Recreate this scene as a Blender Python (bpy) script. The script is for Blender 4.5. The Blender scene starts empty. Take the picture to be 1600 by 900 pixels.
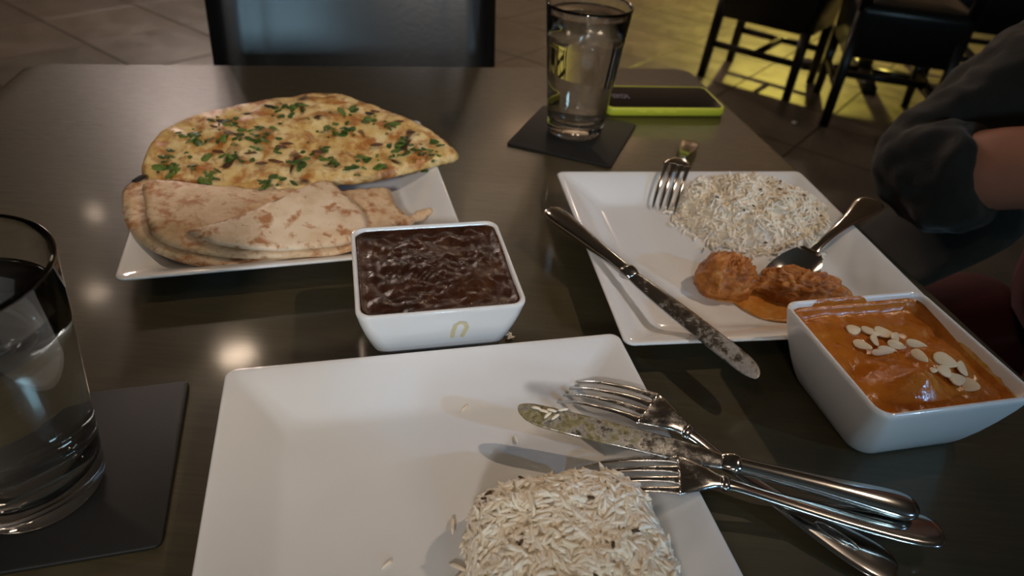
import bpy, bmesh, math, random
import numpy as np
from mathutils import Vector, Matrix, noise, geometry
random.seed(7); np.random.seed(7)
SC = bpy.context.scene
COL = SC.collection
R = math.radians

# ------------------------------------------------------------------ camera
T = 0.75                                   # table-top height
FPX, PIT, ROL, CAMH = 1067.7277, R(36.29654), R(4.676076), T + 0.331037
_c, _s = math.cos(PIT), math.sin(PIT)
_fw, _up, _rt = np.array([0, _c, -_s]), np.array([0, _s, _c]), np.array([1., 0, 0])
_cr, _sr = math.cos(ROL), math.sin(ROL)
RT, UP = _cr*_rt + _sr*_up, -_sr*_rt + _cr*_up
EYE = np.array([0, 0, CAMH])
cd = bpy.data.cameras.new('camera'); cam = bpy.data.objects.new('camera', cd); COL.objects.link(cam)
M = Matrix.Identity(4)
for i in range(3):
    M[i][0] = RT[i]; M[i][1] = UP[i]; M[i][2] = -_fw[i]; M[i][3] = EYE[i]
cam.matrix_world = M
cd.sensor_width = 36; cd.lens = 36*FPX/1600; cd.clip_start = .01
cd.dof.use_dof = True; cd.dof.focus_distance = .42; cd.dof.aperture_fstop = 8.5
SC.camera = cam
vs = SC.view_settings
SC.display_settings.display_device = 'sRGB'
vs.view_transform = 'Standard'; vs.look = 'None'; vs.gamma = 1; vs.use_curve_mapping = False
vs.exposure = 0.0

# ------------------------------------------------------------------ world: a dim interior
w = bpy.data.worlds.new('world'); SC.world = w; w.use_nodes = True
w.node_tree.nodes['Background'].inputs[0].default_value = (.9, .85, .8, 1)
w.node_tree.nodes['Background'].inputs[1].default_value = .02

LAMP_W = 1.0           # overall lamp gain
SCREEN_S = 42.0
UPL = 60  # power of the added fill uplights at the back wall
WARM = (1.0, .76, .56); PINK = (1.0, .80, .70); COOL = (.70, .86, 1.0); YELL = (1.0, .80, .14); BLUE = (.30, .60, 1.0); PALE = (.98, .92, .88)
# ceiling lamps: x, y, radius, colour, strength (W per m2 per sr style emission)
LAMPS = [(-3.78, 5.23, .08, WARM, 24), (-3.08, 5.92, .06, WARM, 26), (-2.75, 3.45, .08, WARM, 20),
         (-1.43, 2.57, .10, WARM, 50), (-.08, 4.84, .09, WARM, 260), (.42, 4.82, .06, WARM, 230), (1.88, 6.10, .08, WARM, 260), (-.75, -.75, .09, WARM, 55)]
# spot lamps: place, aim, colour, power, cone, blend, source radius, what it is
SPOTS = [((1.35, .75, 2.62), (-.14, .62, T), WARM, 58, 27, .7, .03, 'black spot lamp on the ceiling right of the dining table, warm beam'),
         ((-.25, -1.9, 2.05), (-.13, .74, T), PALE, 138, 19, 1, .16, 'black spot lamp hanging behind the viewer, pale beam'),
         ((2.15, -.90, 1.95), (.20, .40, T), BLUE, 52, 11.6, .16, .02, 'black spot lamp hanging low at the right, blue beam')]
ROOM_Z = 2.75

def P(x, y, h=0.0):
    """the point at height h over the table top that the photograph shows at pixel x, y"""
    d = RT*(x-800)/FPX - UP*(y-450)/FPX + _fw
    t = (T + h - EYE[2])/d[2]
    return EYE + t*d
TT = 0.22123
U = np.array([math.cos(TT), math.sin(TT), 0]); V = np.array([-math.sin(TT), math.cos(TT), 0]); Z = np.array([0, 0, 1.])
def UV(u, v, z=0): return U*u + V*v + Z*z

# ------------------------------------------------------------------ materials
def nodes(name):
    m = bpy.data.materials.new(name); m.use_nodes = True
    nt = m.node_tree
    return m, nt, nt.nodes['Principled BSDF']
def setp(b, **k):
    names = dict(col='Base Color', rough='Roughness', metal='Metallic', spec='Specular IOR Level', ior='IOR', trans='Transmission Weight',
                 coat='Coat Weight', coatr='Coat Roughness', sss='Subsurface Weight', aniso='Anisotropic', em='Emission Color', ems='Emission Strength', sheen='Sheen Weight')
    for kk, v in k.items():
        i = b.inputs[names[kk]]
        i.default_value = tuple(v)+(1,) if isinstance(v, (tuple, list)) and len(v) == 3 else v
def nz(nt, scale, detail=4, rough=.55, src='Object', stretch=None, dist=0):
    tc = nt.nodes.new('ShaderNodeTexCoord'); n = nt.nodes.new('ShaderNodeTexNoise')
    n.inputs['Scale'].default_value = scale; n.inputs['Detail'].default_value = detail; n.inputs['Roughness'].default_value = rough; n.inputs['Distortion'].default_value = dist
    if stretch:
        mp = nt.nodes.new('ShaderNodeMapping'); mp.inputs['Scale'].default_value = stretch[0]; mp.inputs['Rotation'].default_value = (0, 0, stretch[1])
        nt.links.new(tc.outputs[src], mp.inputs[0]); nt.links.new(mp.outputs[0], n.inputs['Vector'])
    else: nt.links.new(tc.outputs[src], n.inputs['Vector'])
    return n.outputs['Fac']
def ramp(nt, fac, stops):
    r = nt.nodes.new('ShaderNodeValToRGB'); e = r.color_ramp.elements
    while len(e) < len(stops): e.new(.5)
    for i, (p, c) in enumerate(stops):
        e[i].position = p; e[i].color = (c[0], c[1], c[2], 1) if isinstance(c, (tuple, list)) else (c, c, c, 1)
    nt.links.new(fac, r.inputs[0]); return r.outputs[0]
def mix(nt, fac, a, b, mode='MIX'):
    m = nt.nodes.new('ShaderNodeMix'); m.data_type = 'RGBA'; m.blend_type = mode
    for s, v in ((0, fac), (6, a), (7, b)):
        if hasattr(v, 'is_linked') or hasattr(v, 'links'): nt.links.new(v, m.inputs[s])
        elif isinstance(v, (tuple, list)): m.inputs[s].default_value = (*v[:3], 1)
        else: m.inputs[s].default_value = v
    return m.outputs[2]
def bump(nt, b, fac, strength=.2, dist=.001):
    n = nt.nodes.new('ShaderNodeBump'); n.inputs['Strength'].default_value = strength; n.inputs['Distance'].default_value = dist
    nt.links.new(fac, n.inputs['Height']); nt.links.new(n.outputs[0], b.inputs['Normal'])
def plain(name, col, rough=.5, bscale=None, bstr=.1, bdist=.0005, var=.06, vscale=20, **k):
    m, nt, b = nodes(name); setp(b, rough=rough, **k)
    f = nz(nt, vscale, 3)
    nt.links.new(ramp(nt, f, [(.3, tuple(c*(1-var) for c in col)), (.7, tuple(min(1, c*(1+var)) for c in col))]), b.inputs['Base Color'])
    if bscale: bump(nt, b, nz(nt, bscale, 3), bstr, bdist)
    return m
MAT = {}
MAT['ceramic'] = plain('white_ceramic', (.74, .74, .73), .13, var=.015, coat=.3, coatr=.05, bscale=25, bstr=.05, bdist=.001)
def table_mat():
    m, nt, b = nodes('dark_stained_table_top')
    g = nz(nt, 26, 6, .6, stretch=((.5, 14, 1), 0)); l = nz(nt, 3.2, 3)
    c1 = ramp(nt, g, [(.25, (.034, .026, .013)), (.55, (.053, .042, .021)), (.8, (.074, .058, .031))])
    nt.links.new(mix(nt, ramp(nt, l, [(.35, 0.), (.7, .55)]), c1, (.055, .047, .021)), b.inputs['Base Color'])
    rr = ramp(nt, nz(nt, 60, 5, .6, stretch=((1, 9, 1), 0)), [(.3, .36), (.75, .50)])
    nt.links.new(rr, b.inputs['Roughness']); setp(b, spec=.4, coat=.5, coatr=.11)
    bump(nt, b, nz(nt, 160, 5, .6, stretch=((1.2, 7, 1), 0)), .10, .0005)
    return m
MAT['table'] = table_mat()
MAT['black_wood'] = plain('black_lacquered_wood', (.012, .010, .009), .35, 40, .1)
MAT['leather'] = plain('black_leather', (.010, .011, .012), .27, 140, .18, .0006)
MAT['steel'] = plain('polished_steel', (.62, .60, .57), .13, 60, .03, .0005, metal=1.0, var=.05, vscale=60)
def soiled(name, lo_, hi_, reach=None, paste=((.12, .10, .03), (.38, .33, .18))):
    m, nt, b = nodes(name)
    f = nz(nt, 95, 6, .7)
    if reach:
        tc = nt.nodes.new('ShaderNodeTexCoord'); ln = nt.nodes.new('ShaderNodeVectorMath'); ln.operation = 'LENGTH'; nt.links.new(tc.outputs['Object'], ln.inputs[0])
        mr = nt.nodes.new('ShaderNodeMapRange'); mr.inputs[1].default_value = 0; mr.inputs[2].default_value = reach; mr.inputs[3].default_value = .10; mr.inputs[4].default_value = -.12; nt.links.new(ln.outputs['Value'], mr.inputs[0])
        ad = nt.nodes.new('ShaderNodeMath'); ad.operation = 'ADD'; nt.links.new(f, ad.inputs[0]); nt.links.new(mr.outputs[0], ad.inputs[1]); f = ad.outputs[0]
    k = ramp(nt, f, [(lo_, 0.), (hi_, 1.)])
    col = mix(nt, k, (.62, .60, .57), ramp(nt, nz(nt, 320, 4), [(.3, paste[0]), (.7, paste[1])]))
    nt.links.new(col, b.inputs['Base Color'])
    nt.links.new(ramp(nt, f, [(lo_, 1.), (hi_, .1)]), b.inputs['Metallic'])
    nt.links.new(ramp(nt, f, [(lo_-.12, .16), (hi_, .45)]), b.inputs['Roughness']); bump(nt, b, k, .2, .0004)
    return m
MAT['soiled_steel'] = soiled('sauce_smeared_steel', .58, .70)
MAT['grey_steel'] = soiled('grey_smeared_steel', .50, .66, .10, ((.16, .15, .13), (.30, .28, .25)))
MAT['coated_steel'] = soiled('sauce_coated_steel', .46, .58, .12)
MAT['coaster'] = plain('black_leatherette', (.007, .007, .0065), .6, 260, .15, .0004, spec=.35)
MAT['phone_case'] = plain('yellow_green_silicone', (.62, .66, .05), .45, var=.03)
MAT['screen'] = plain('black_phone_glass', (.004, .004, .005), .06, var=0, spec=.25)
MAT['clock'] = plain('dim_clock_digits', (.05, .05, .07), .5, em=(.55, .52, .75), ems=.05)
def glass(name, ior, tint):
    m, nt, b = nodes(name); setp(b, col=tint, rough=0.0, trans=1.0, ior=ior)
    b.inputs['Base Color'].default_value = (*tint, 1); return m
MAT['glass'] = glass('clear_glass', 1.5, (.97, .985, .97)); MAT['water'] = glass('water', 1.33, (.99, 1, 1))
def bread(name, stops, spots, bscale, sscale, char=0):
    m, nt, b = nodes(name); setp(b, rough=.55, sss=0)
    base = ramp(nt, nz(nt, 45, 5, .6), stops)
    f = nz(nt, sscale, 4, .6, dist=.3)
    c = mix(nt, ramp(nt, f, [(spots[0], 0.), (spots[1], 1.)]), base, spots[2])
    if char:
        c = mix(nt, ramp(nt, nz(nt, 33, 3, .55, dist=.6), [(.585, 0.), (.68, 1.)]), c, (.055, .020, .007))
    nt.links.new(c, b.inputs['Base Color']); bump(nt, b, nz(nt, bscale, 5, .6), .45, .002)
    if char:
        nt.links.new(ramp(nt, nz(nt, 60, 3), [(.45, .3), (.6, .6)]), b.inputs['Roughness'])
    return m
MAT['naan'] = bread('garlic_naan_crust', [(.3, (.48, .24, .06)), (.42, (.64, .42, .14)), (.58, (.74, .56, .26)), (.8, (.80, .66, .40))], (.44, .62, (.38, .14, .03)), 180, 70, 1)
MAT['roti'] = bread('flatbread_crust', [(.3, (.52, .33, .17)), (.5, (.66, .47, .28)), (.75, (.74, .57, .38))], (.48, .64, (.40, .17, .06)), 110, 85)
MAT['roti_pale'] = bread('flatbread_pale_crust', [(.3, (.60, .42, .25)), (.5, (.72, .55, .37)), (.75, (.78, .63, .46))], (.52, .64, (.42, .18, .07)), 110, 75)
MAT['leaf_dark'] = plain('coriander_dark', (.036, .078, .008), .5, 300, .3, var=.3, vscale=150)
MAT['leaf_light'] = plain('coriander_light', (.10, .155, .02), .5, 300, .3, var=.3, vscale=150)
def curry(name, a, b_, c, rough, sc, spec=.5):
    m, nt, b = nodes(name); setp(b, spec=spec)
    col = ramp(nt, nz(nt, sc, 5, .6, dist=.5), [(.3, a), (.52, b_), (.75, c)])
    fl = ramp(nt, nz(nt, 420, 2), [(.68, 0.), (.74, .7)])
    nt.links.new(mix(nt, fl, col, tuple(x*.3 for x in a)), b.inputs['Base Color'])
    nt.links.new(ramp(nt, nz(nt, 130, 4), [(.35, rough), (.7, rough+.18)]), b.inputs['Roughness'])
    bump(nt, b, nz(nt, 190, 4, .6, dist=.4), .35, .0016)
    return m
MAT['brown_curry'] = curry('brown_lamb_curry', (.016, .005, .002), (.034, .011, .005), (.065, .022, .008), .24, 40, .35)
MAT['orange_curry'] = curry('orange_cream_curry', (.36, .10, .007), (.46, .14, .014), (.48, .19, .03), .15, 38, .5)
MAT['chicken'] = curry('curried_chicken', (.20, .055, .007), (.46, .16, .03), (.62, .31, .10), .36, 130, .4)
MAT['sauce'] = curry('thin_orange_sauce', (.45, .15, .02), (.55, .24, .05), (.66, .42, .18), .18, 60)
MAT['almond'] = plain('almond', (.78, .63, .42), .5, 200, .15, var=.08, vscale=90)
def rice():
    m, nt, b = nodes('basmati_rice'); setp(b, rough=.34)
    g = nt.nodes.new('ShaderNodeNewGeometry')
    nt.links.new(ramp(nt, g.outputs['Random Per Island'], [(0, (.84, .73, .55)), (.5, (.90, .81, .65)), (1, (.94, .89, .77))]), b.inputs['Base Color'])
    return m
MAT['rice'] = rice()
MAT['cumin'] = plain('cumin_seed', (.07, .035, .012), .6)
MAT['char_brown'] = plain('browned_blister', (.10, .035, .012), .6, 200, .3, var=.4, vscale=220)
MAT['charred'] = plain('charred_crust', (.015, .010, .008), .8)
MAT['stain'] = plain('dried_curry_drip', (.60, .52, .30), .3)
def tile_mat(name, col):
    m, nt, b = nodes(name); setp(b, spec=.5)
    nt.links.new(ramp(nt, nz(nt, 4, 6, .65), [(.3, tuple(c*.75 for c in col)), (.7, tuple(c*1.2 for c in col))]), b.inputs['Base Color'])
    nt.links.new(ramp(nt, nz(nt, 9, 4), [(.3, .30), (.7, .46)]), b.inputs['Roughness']); bump(nt, b, nz(nt, 30, 4), .06, .002)
    return m
MAT['tile'] = [tile_mat('slate_tile_%s' % n, c) for n, c in (('brown', (.098, .079, .058)), ('grey', (.092, .077, .058)), ('tan', (.115, .092, .067)))]
MAT['grout'] = plain('dark_grout', (.062, .051, .039), .8)
MAT['wall'] = plain('umber_wall_paint', (.27, .21, .15), .7, 90, .1)
MAT['dark_wall'] = plain('darkened_wall_paint', (.075, .058, .042), .7, 90, .1)  # unseen left wall made darker to dim its reflection in the tabletop
MAT['ceiling'] = plain('ceiling_paint', (.34, .29, .24), .8, 90, .1)
MAT['cardigan'] = plain('olive_charcoal_knit', (.013, .0115, .008), .85, 500, .5, .001, var=.2, vscale=40, sheen=.2)
MAT['shirt'] = plain('dark_red_cloth', (.10, .012, .018), .8, 400, .3, .001, sheen=.1)
MAT['trousers'] = plain('dark_red_twill', (.075, .010, .015), .8, 400, .3)
MAT['skin'] = plain('skin', (.50, .22, .14), .5, 160, .1, .0006, var=.06, vscale=30, sss=.1)
MAT['hair'] = plain('dark_hair', (.02, .013, .01), .5, 300, .5)
MAT['eye'] = plain('eye_white', (.7, .68, .65), .2)
MAT['lips'] = plain('lips', (.42, .15, .12), .5)
MAT['lamp_ring'] = plain('lamp_trim', (.5, .48, .45), .4)
def emit(name, col, s):
    m, nt, b = nodes(name); setp(b, col=(.02, .02, .02), em=col, ems=s); return m

# ------------------------------------------------------------------ builders
def tag(o, label=None, cat=None, group=None, kind=None):
    for k, v in (('label', label), ('category', cat), ('group', group), ('kind', kind)):
        if v: o[k] = v
    return o
def thing(name, label, cat, loc, group=None):
    o = bpy.data.objects.new(name, None); o.empty_display_size = .02; COL.objects.link(o)
    o.location = Vector(loc); return tag(o, label, cat, group)
def mk(name, verts, faces, mat, parent=None, origin=None, smooth=True):
    """verts are world points; the mesh is stored relative to its parent's (or its own) origin"""
    vv = np.asarray([tuple(v) for v in verts], float)
    o3 = np.array(parent.location) if parent is not None else (np.asarray(origin, float) if origin is not None else np.array([vv[:, 0].mean(), vv[:, 1].mean(), vv[:, 2].min()]))
    if parent is not None and parent.parent is not None: o3 = o3 + np.array(parent.parent.location)
    me = bpy.data.meshes.new(name); me.from_pydata((vv-o3).tolist(), [], [tuple(int(i) for i in f) for f in faces]); me.update()
    bm = bmesh.new(); bm.from_mesh(me); bmesh.ops.recalc_face_normals(bm, faces=bm.faces); bm.to_mesh(me); bm.free()
    me.polygons.foreach_set('use_smooth', [smooth]*len(me.polygons))
    if mat: me.materials.append(mat)
    o = bpy.data.objects.new(name, me); COL.objects.link(o)
    if parent is not None: o.parent = parent
    else: o.location = Vector(o3)
    return o
def loft(rings, cap0=True, cap1=True, closed=True):
    n = len(rings[0]); v = [p for r in rings for p in r]; f = []
    for i in range(len(rings)-1):
        for j in range(n if closed else n-1):
            k = (j+1) % n
            f.append((i*n+j, i*n+k, (i+1)*n+k, (i+1)*n+j))
    if cap0: f.append(tuple(range(n-1, -1, -1)))
    if cap1: f.append(tuple((len(rings)-1)*n+j for j in range(n)))
    return v, f
def merge(*parts):
    v, f = [], []
    for a, b in parts:
        k = len(v); v += list(a); f += [tuple(i+k for i in q) for q in b]
    return v, f
def rrect(hx, hy, r, n=6):
    r = min(r, hx*.999, hy*.999); pts = []
    for cx, cy, a0 in ((hx-r, hy-r, 0), (-hx+r, hy-r, 90), (-hx+r, -hy+r, 180), (hx-r, -hy+r, 270)):
        for i in range(n+1):
            a = R(a0+90*i/n); pts.append((cx+r*math.cos(a), cy+r*math.sin(a)))
    return pts
def box(c, hx, hy, hz, ax=U, ay=V, az=Z, bev=.004):
    """bevelled box, centre c"""
    c = np.asarray(c, float); b = min(bev, hx*.9, hy*.9, hz*.9); rings = []
    for zz, ins in ((-hz, b), (-hz+b*.3, b*.3), (-hz+b, 0), (hz-b, 0), (hz-b*.3, b*.3), (hz, b)):
        rings.append([c+ax*x+ay*y+az*zz for x, y in rrect(hx-ins, hy-ins, max(b, .0005), 2)])
    return loft(rings)
def bar(a, b, hw, ht, up=Z, hw2=None, ht2=None):
    a = np.asarray(a, float); b = np.asarray(b, float); d = (b-a)/np.linalg.norm(b-a)
    s = np.cross(d, up); s = s/np.linalg.norm(s); t = np.cross(s, d)
    hw2 = hw2 or hw; ht2 = ht2 or ht
    return loft([[p+s*x+t*y for x, y in rrect(w_, h_, min(w_, h_)*.35, 2)] for p, w_, h_ in ((a, hw, ht), (b, hw2, ht2))])
def rdense(hx, hy, r, n=120):
    p = np.array(rrect(hx, hy, r, 10)); q = np.vstack([p, p[:1]]); d = np.r_[0, np.cumsum(np.linalg.norm(np.diff(q, axis=0), axis=1))]
    t = np.linspace(0, d[-1], n, endpoint=False); return list(zip(np.interp(t, d, q[:, 0]), np.interp(t, d, q[:, 1])))
def lathe(c, prof, n=48, cap0=False, cap1=False):
    c = np.asarray(c, float)
    return loft([[c+np.array([r*math.cos(2*math.pi*j/n), r*math.sin(2*math.pi*j/n), z]) for j in range(n)] for r, z in prof], cap0, cap1)
def smooth_closed(pts, k=6):
    pts = np.asarray(pts, float); n = len(pts); out = []
    for i in range(n):
        p0, p1, p2, p3 = pts[i-1], pts[i], pts[(i+1) % n], pts[(i+2) % n]
        for j in range(k):
            t = j/k
            out.append(.5*((2*p1)+(-p0+p2)*t+(2*p0-5*p1+4*p2-p3)*t*t+(-p0+3*p1-3*p2+p3)*t**3))
    return np.array(out)
def N3(x, y, z=0): return noise.noise(Vector((x, y, z)))
def slab(outline, thick, res, bulge=0, bulge_r=.03, rough=0, rscale=40, k=6, smooth=True, edge_r=None, seed=0):
    """a soft sheet with the given world outline: top and bottom skins meeting in a rounded edge; returns verts, faces, top samples"""
    ol = smooth_closed(outline, k) if smooth else np.asarray(outline, float)
    xy = ol[:, :2]; n = len(ol)
    A = xy; B = np.roll(xy, -1, 0)
    lo, hi = xy.min(0), xy.max(0); pts = []
    gx = np.arange(lo[0], hi[0], res); gy = np.arange(lo[1], hi[1], res)
    def inside(p):
        c = False
        for (x1, y1), (x2, y2) in zip(A, B):
            if (y1 > p[1]) != (y2 > p[1]) and p[0] < (x2-x1)*(p[1]-y1)/(y2-y1)+x1: c = not c
        return c
    def dist(p):
        d = B-A; t = np.clip(((p-A)*d).sum(1)/((d*d).sum(1)+1e-12), 0, 1)
        return np.sqrt(((A+d*t[:, None]-p)**2).sum(1).min())
    for i, x in enumerate(gx):
        for j, y in enumerate(gy):
            p = np.array([x+(j % 2)*res*.5, y])
            if inside(p) and dist(p) > res*.45: pts.append(p)
    # an inner offset row keeps the rounded edge smooth
    allp = [Vector(p) for p in xy]+[Vector(p) for p in pts]
    vo, eo, fo, *_ = geometry.delaunay_2d_cdt(allp, [(i, (i+1) % n) for i in range(n)], [list(range(n))], 1, 1e-7)
    er = edge_r or thick*.9
    top, bot = [], []
    for v in vo:
        p = np.array([v.x, v.y]); d = dist(p)
        w_ = 1/(((xy-p)**2).sum(1)+1e-7)**1.5; hb = (w_*ol[:, 2]).sum()/w_.sum()
        e = min(1, d/er); prof = math.sqrt(max(0, 1-(1-e)**2))
        b_ = bulge*(1-math.exp(-d/bulge_r))
        rr = rough*(N3(p[0]*rscale, p[1]*rscale, seed)+.5*N3(p[0]*rscale*2.3, p[1]*rscale*2.3, seed+5))*min(1, d/.012)
        top.append((p[0], p[1], hb+b_+rr+thick*.5*prof)); bot.append((p[0], p[1], hb+b_*.6+rr*.5-thick*.5*prof))
    m = len(vo); isb = [dist(np.array([v.x, v.y])) < 1e-6 for v in vo]
    idx = [i if isb[i] else m+i for i in range(m)]
    vv = top+bot; ff = [tuple(f) for f in fo]+[tuple(idx[i] for i in reversed(f)) for f in fo]
    used = sorted({i for f in ff for i in f}); mp = {u: i for i, u in enumerate(used)}
    return [vv[u] for u in used], [tuple(mp[i] for i in f) for f in ff], np.array(top)
def grain_proto(L, r, bend=.12, nr=5, ns=6):
    v, f = [], []
    for i in range(nr+1):
        t = i/nr; x = (t-.5)*L; rr = r*max(.22, math.sqrt(max(0, 1-(2*t-1)**4)))*(1 if 0 < i < nr else .9)
        z = -bend*L*(2*t-1)**2
        for j in range(ns):
            a = 2*math.pi*j/ns; v.append((x, rr*math.cos(a), z+rr*.85*math.sin(a)))
    for i in range(nr):
        for j in range(ns): f.append((i*ns+j, i*ns+(j+1) % ns, (i+1)*ns+(j+1) % ns, (i+1)*ns+j))
    f.append(tuple(range(ns-1, -1, -1))); f.append(tuple(nr*ns+j for j in range(ns)))
    return np.array(v), f
def rot_to(xdir, roll):
    x = np.asarray(xdir, float); x = x/np.linalg.norm(x)
    a = np.array([0, 0, 1.]) if abs(x[2]) < .95 else np.array([1., 0, 0])
    y = np.cross(a, x); y /= np.linalg.norm(y); z = np.cross(x, y)
    y2 = y*math.cos(roll)+z*math.sin(roll); z2 = np.cross(x, y2)
    return np.stack([x, y2, z2], 1)
def grains(samples):
    """samples: (point, direction, roll, length, radius) -> one joined set of rice grains"""
    V_, F_ = [], []; k = 0
    for p, d, roll, L, r in samples:
        v, f = grain_proto(L, r, random.uniform(-.02, .16))
        V_ += (v @ rot_to(d, roll).T + p).tolist(); F_ += [tuple(i+k for i in q) for q in f]; k += len(v)
    return V_, F_

# ------------------------------------------------------------------ room shell (aligned with the table)
UL, UR, VF, VB = -4.6, 3.98, -2.6, 7.6
def plate_box(name, c, hx, hy, hz, mat): return tag(mk(name, *box(c, hx, hy, hz, bev=.01), mat, smooth=False), kind='structure')
mu, mv = (UL+UR)/2, (VF+VB)/2; su, sv = (UR-UL)/2, (VB-VF)/2
flo = plate_box('floor', UV(mu, mv, -.06), su+.1, sv+.1, .05, MAT['grout'])
plate_box('ceiling', UV(mu, mv, ROOM_Z+.05), su+.1, sv+.1, .05, MAT['ceiling'])
plate_box('wall_left', UV(UL-.05, mv, ROOM_Z/2), .05, sv+.1, ROOM_Z/2, MAT['dark_wall'])
plate_box('wall_right', UV(UR+.05, mv, ROOM_Z/2), .05, sv+.1, ROOM_Z/2, MAT['wall'])
plate_box('wall_back', UV(mu, VB+.05, ROOM_Z/2), su, .05, ROOM_Z/2, MAT['wall'])
plate_box('wall_front', UV(mu, VF-.05, ROOM_Z/2), su, .05, ROOM_Z/2, MAT['wall'])
plate_box('baseboard_right', UV(UR-.01, mv, .05), .01, sv, .05, MAT['black_wood'])
plate_box('baseboard_back', UV(mu, VB-.01, .05), su, .01, .05, MAT['black_wood'])
# floor tiles laid on the diagonal
ta = R(54); tx = np.array([math.cos(ta), math.sin(ta), 0]); ty = np.array([-tx[1], tx[0], 0]); TS = .47
t0 = np.array([-2.034, 3.088, 0]); tmesh = []
for i in range(3):
    v, f = box((0, 0, -.0045), TS/2-.0025, TS/2-.0025, .0045, tx, ty, Z, .002)
    me = bpy.data.meshes.new('tile'); me.from_pydata([tuple(q) for q in v], [], f); me.materials.append(MAT['tile'][i]); tmesh.append(me)
nt_ = 0
for i in range(-10, 14):
    for j in range(-14, 12):
        c = t0+tx*TS*(i+.5)+ty*TS*(j+.5); u_, v_ = c@U, c@V
        if UL+.34 < u_ < UR-.34 and 1.7 < v_ < 6.6 and nt_ < 290:
            d = c-EYE; zz = d@_fw
            if zz < .5: continue
            px = 800+FPX*(d@RT)/zz; py = 450-FPX*(d@UP)/zz
            if -150 < px < 1750 and -130 < py < 500:
                o = bpy.data.objects.new('tile', tmesh[random.choice((0, 0, 1, 1, 2))]); COL.objects.link(o); o.parent = flo
                o.location = Vector(c+Z*random.uniform(-.0004, .0004))-Vector(flo.location)+Vector((0, 0, .0005)); nt_ += 1

# ------------------------------------------------------------------ lamps (the room's own)
def lamp(x, y, r, col, s, label):
    t = thing('ceiling_lamp', label, 'ceiling lamp', (x, y, ROOM_Z-.03), 'recessed ceiling lamps')
    mk('trim_ring', *lathe((x, y, ROOM_Z), [(r, -.001), (r*1.35, -.001), (r*1.38, -.012), (r*1.2, -.022), (r*1.02, -.018), (r, -.001)], 32), MAT['lamp_ring'], t)
    mk('diffuser', *lathe((x, y, ROOM_Z-.012), [(0.001, .004), (r*.99, .004), (r*.99, 0), (.001, -.002)], 24), emit('lamp_glow', col, s*LAMP_W), t)
LN = ['far left of the room', 'behind the far left lamp', 'left of the dining table', 'over the left aisle, nearest lamp on the left', 'far ahead of the dining table', 'small, beside the one far ahead', 'beyond the yellow flood lamp', 'behind the viewer']
for (x, y, r, c, e), n_ in zip(LAMPS, LN):
    lamp(x, y, r, c, e, 'round recessed ceiling lamp, ' + n_)
def aim(o, frm, to): o.rotation_euler = (Vector(to)-Vector(frm)).to_track_quat('-Z', 'Y').to_euler()
def spot(name, label, c, to, col, power, cone, size=.045, blend=.6):
    c = np.asarray(c, float); t = thing(name, label, 'lamp', c)
    mk('stem', *bar(c+Z*.08, np.array([c[0], c[1], ROOM_Z-.001]), .008, .008, V), MAT['black_wood'], t)
    mk('shade', *lathe(c, [(.03, .10), (.05, .08), (.075, .0), (.068, .0), (.045, .075), (.01, .085)], 24), MAT['black_wood'], t)
    ld = bpy.data.lights.new('bulb', 'SPOT'); ld.color = col; ld.energy = power; ld.spot_size = R(cone); ld.spot_blend = blend; ld.shadow_soft_size = size
    o = bpy.data.objects.new('bulb', ld); COL.objects.link(o); o.parent = t; o.location = (0, 0, -.01); aim(o, c, to)
for c_, to_, col_, pw, cone, bl, sz, lab in SPOTS:
    spot('spot_lamp', lab, c_, to_, col_, pw, cone, sz, bl)
def panel(name, label, cat, c, nrm, hw, hh, col, e, frame=.02, parent=None):
    """a flat lit panel on a wall or ceiling: housing and glowing face"""
    nrm = np.asarray(nrm, float); nrm /= np.linalg.norm(nrm)
    a = np.cross(Z, nrm) if abs(nrm[2]) < .9 else U; a = a/np.linalg.norm(a); b = np.cross(nrm, a)
    c = np.asarray(c, float)
    t = parent or thing(name, label, cat, c)
    mk('housing', *box(c-nrm*.02, hw+frame, hh+frame, .018, a, b, nrm), MAT['black_wood'], t)
    mk('glowing_face', *box(c+nrm*.002, hw, hh, .003, a, b, nrm, .001), emit(cat.replace(' ', '_')+'_glow', col, e*LAMP_W), t)
    return t
# cool wall lamp low on the right (the key light of the table), a screen behind the viewer
panel('wall_screen', 'cool glowing wall screen behind the viewer', 'screen', UV(.50, VF+.06, 1.44), V, .13, .18, (.48, .80, 1.0), SCREEN_S)
PC = np.array([-2.75, 5.7, 2.60])
t = thing('pendant_cluster', 'cluster of six small pinkish lamp panels hanging at the back of the room', 'lamp', PC)
for i in range(3):
    for j in range(2):
        panel('', '', 'lamp', PC+np.array([(i-1)*.2, .07*(i-1), -.14+.28*(j-.5)]), (.35, -1, -.25), .05, .10, PINK, 130, parent=t)
mk('hanger', *bar(PC+Z*.12+np.array([0, .06, 0]), PC+Z*.15+np.array([0, .06, 0]), .3, .03, np.array([1., .1, 0])), MAT['black_wood'], t)
for k_, u_ in enumerate((.4, 1.9, 3.2)):  # unseen uplights added so the far tabletop reflects a brighter wall and ceiling
    c_ = UV(u_, VB-.16, 1.75); t = thing('fill_uplight', ('first', 'second', 'third')[k_] + ' added half-round fill uplight from the left, unseen on the back wall', 'fill light', c_)
    mk('bracket', *box(c_+V*.10, .03, .06, .05), MAT['black_wood'], t)
    mk('bowl', *lathe(c_, [(.01, -.08), (.06, -.06), (.10, 0), (.11, .04), (.10, .04), (.085, 0), (.05, -.04), (.01, -.06)], 28), MAT['lamp_ring'], t)
    ld = bpy.data.lights.new('bulb', 'SPOT'); ld.color = WARM; ld.energy = UPL; ld.spot_size = R(140); ld.spot_blend = .8; ld.shadow_soft_size = .04
    o = bpy.data.objects.new('bulb', ld); COL.objects.link(o); o.parent = t; o.rotation_euler = (math.pi, 0, 0)
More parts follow.
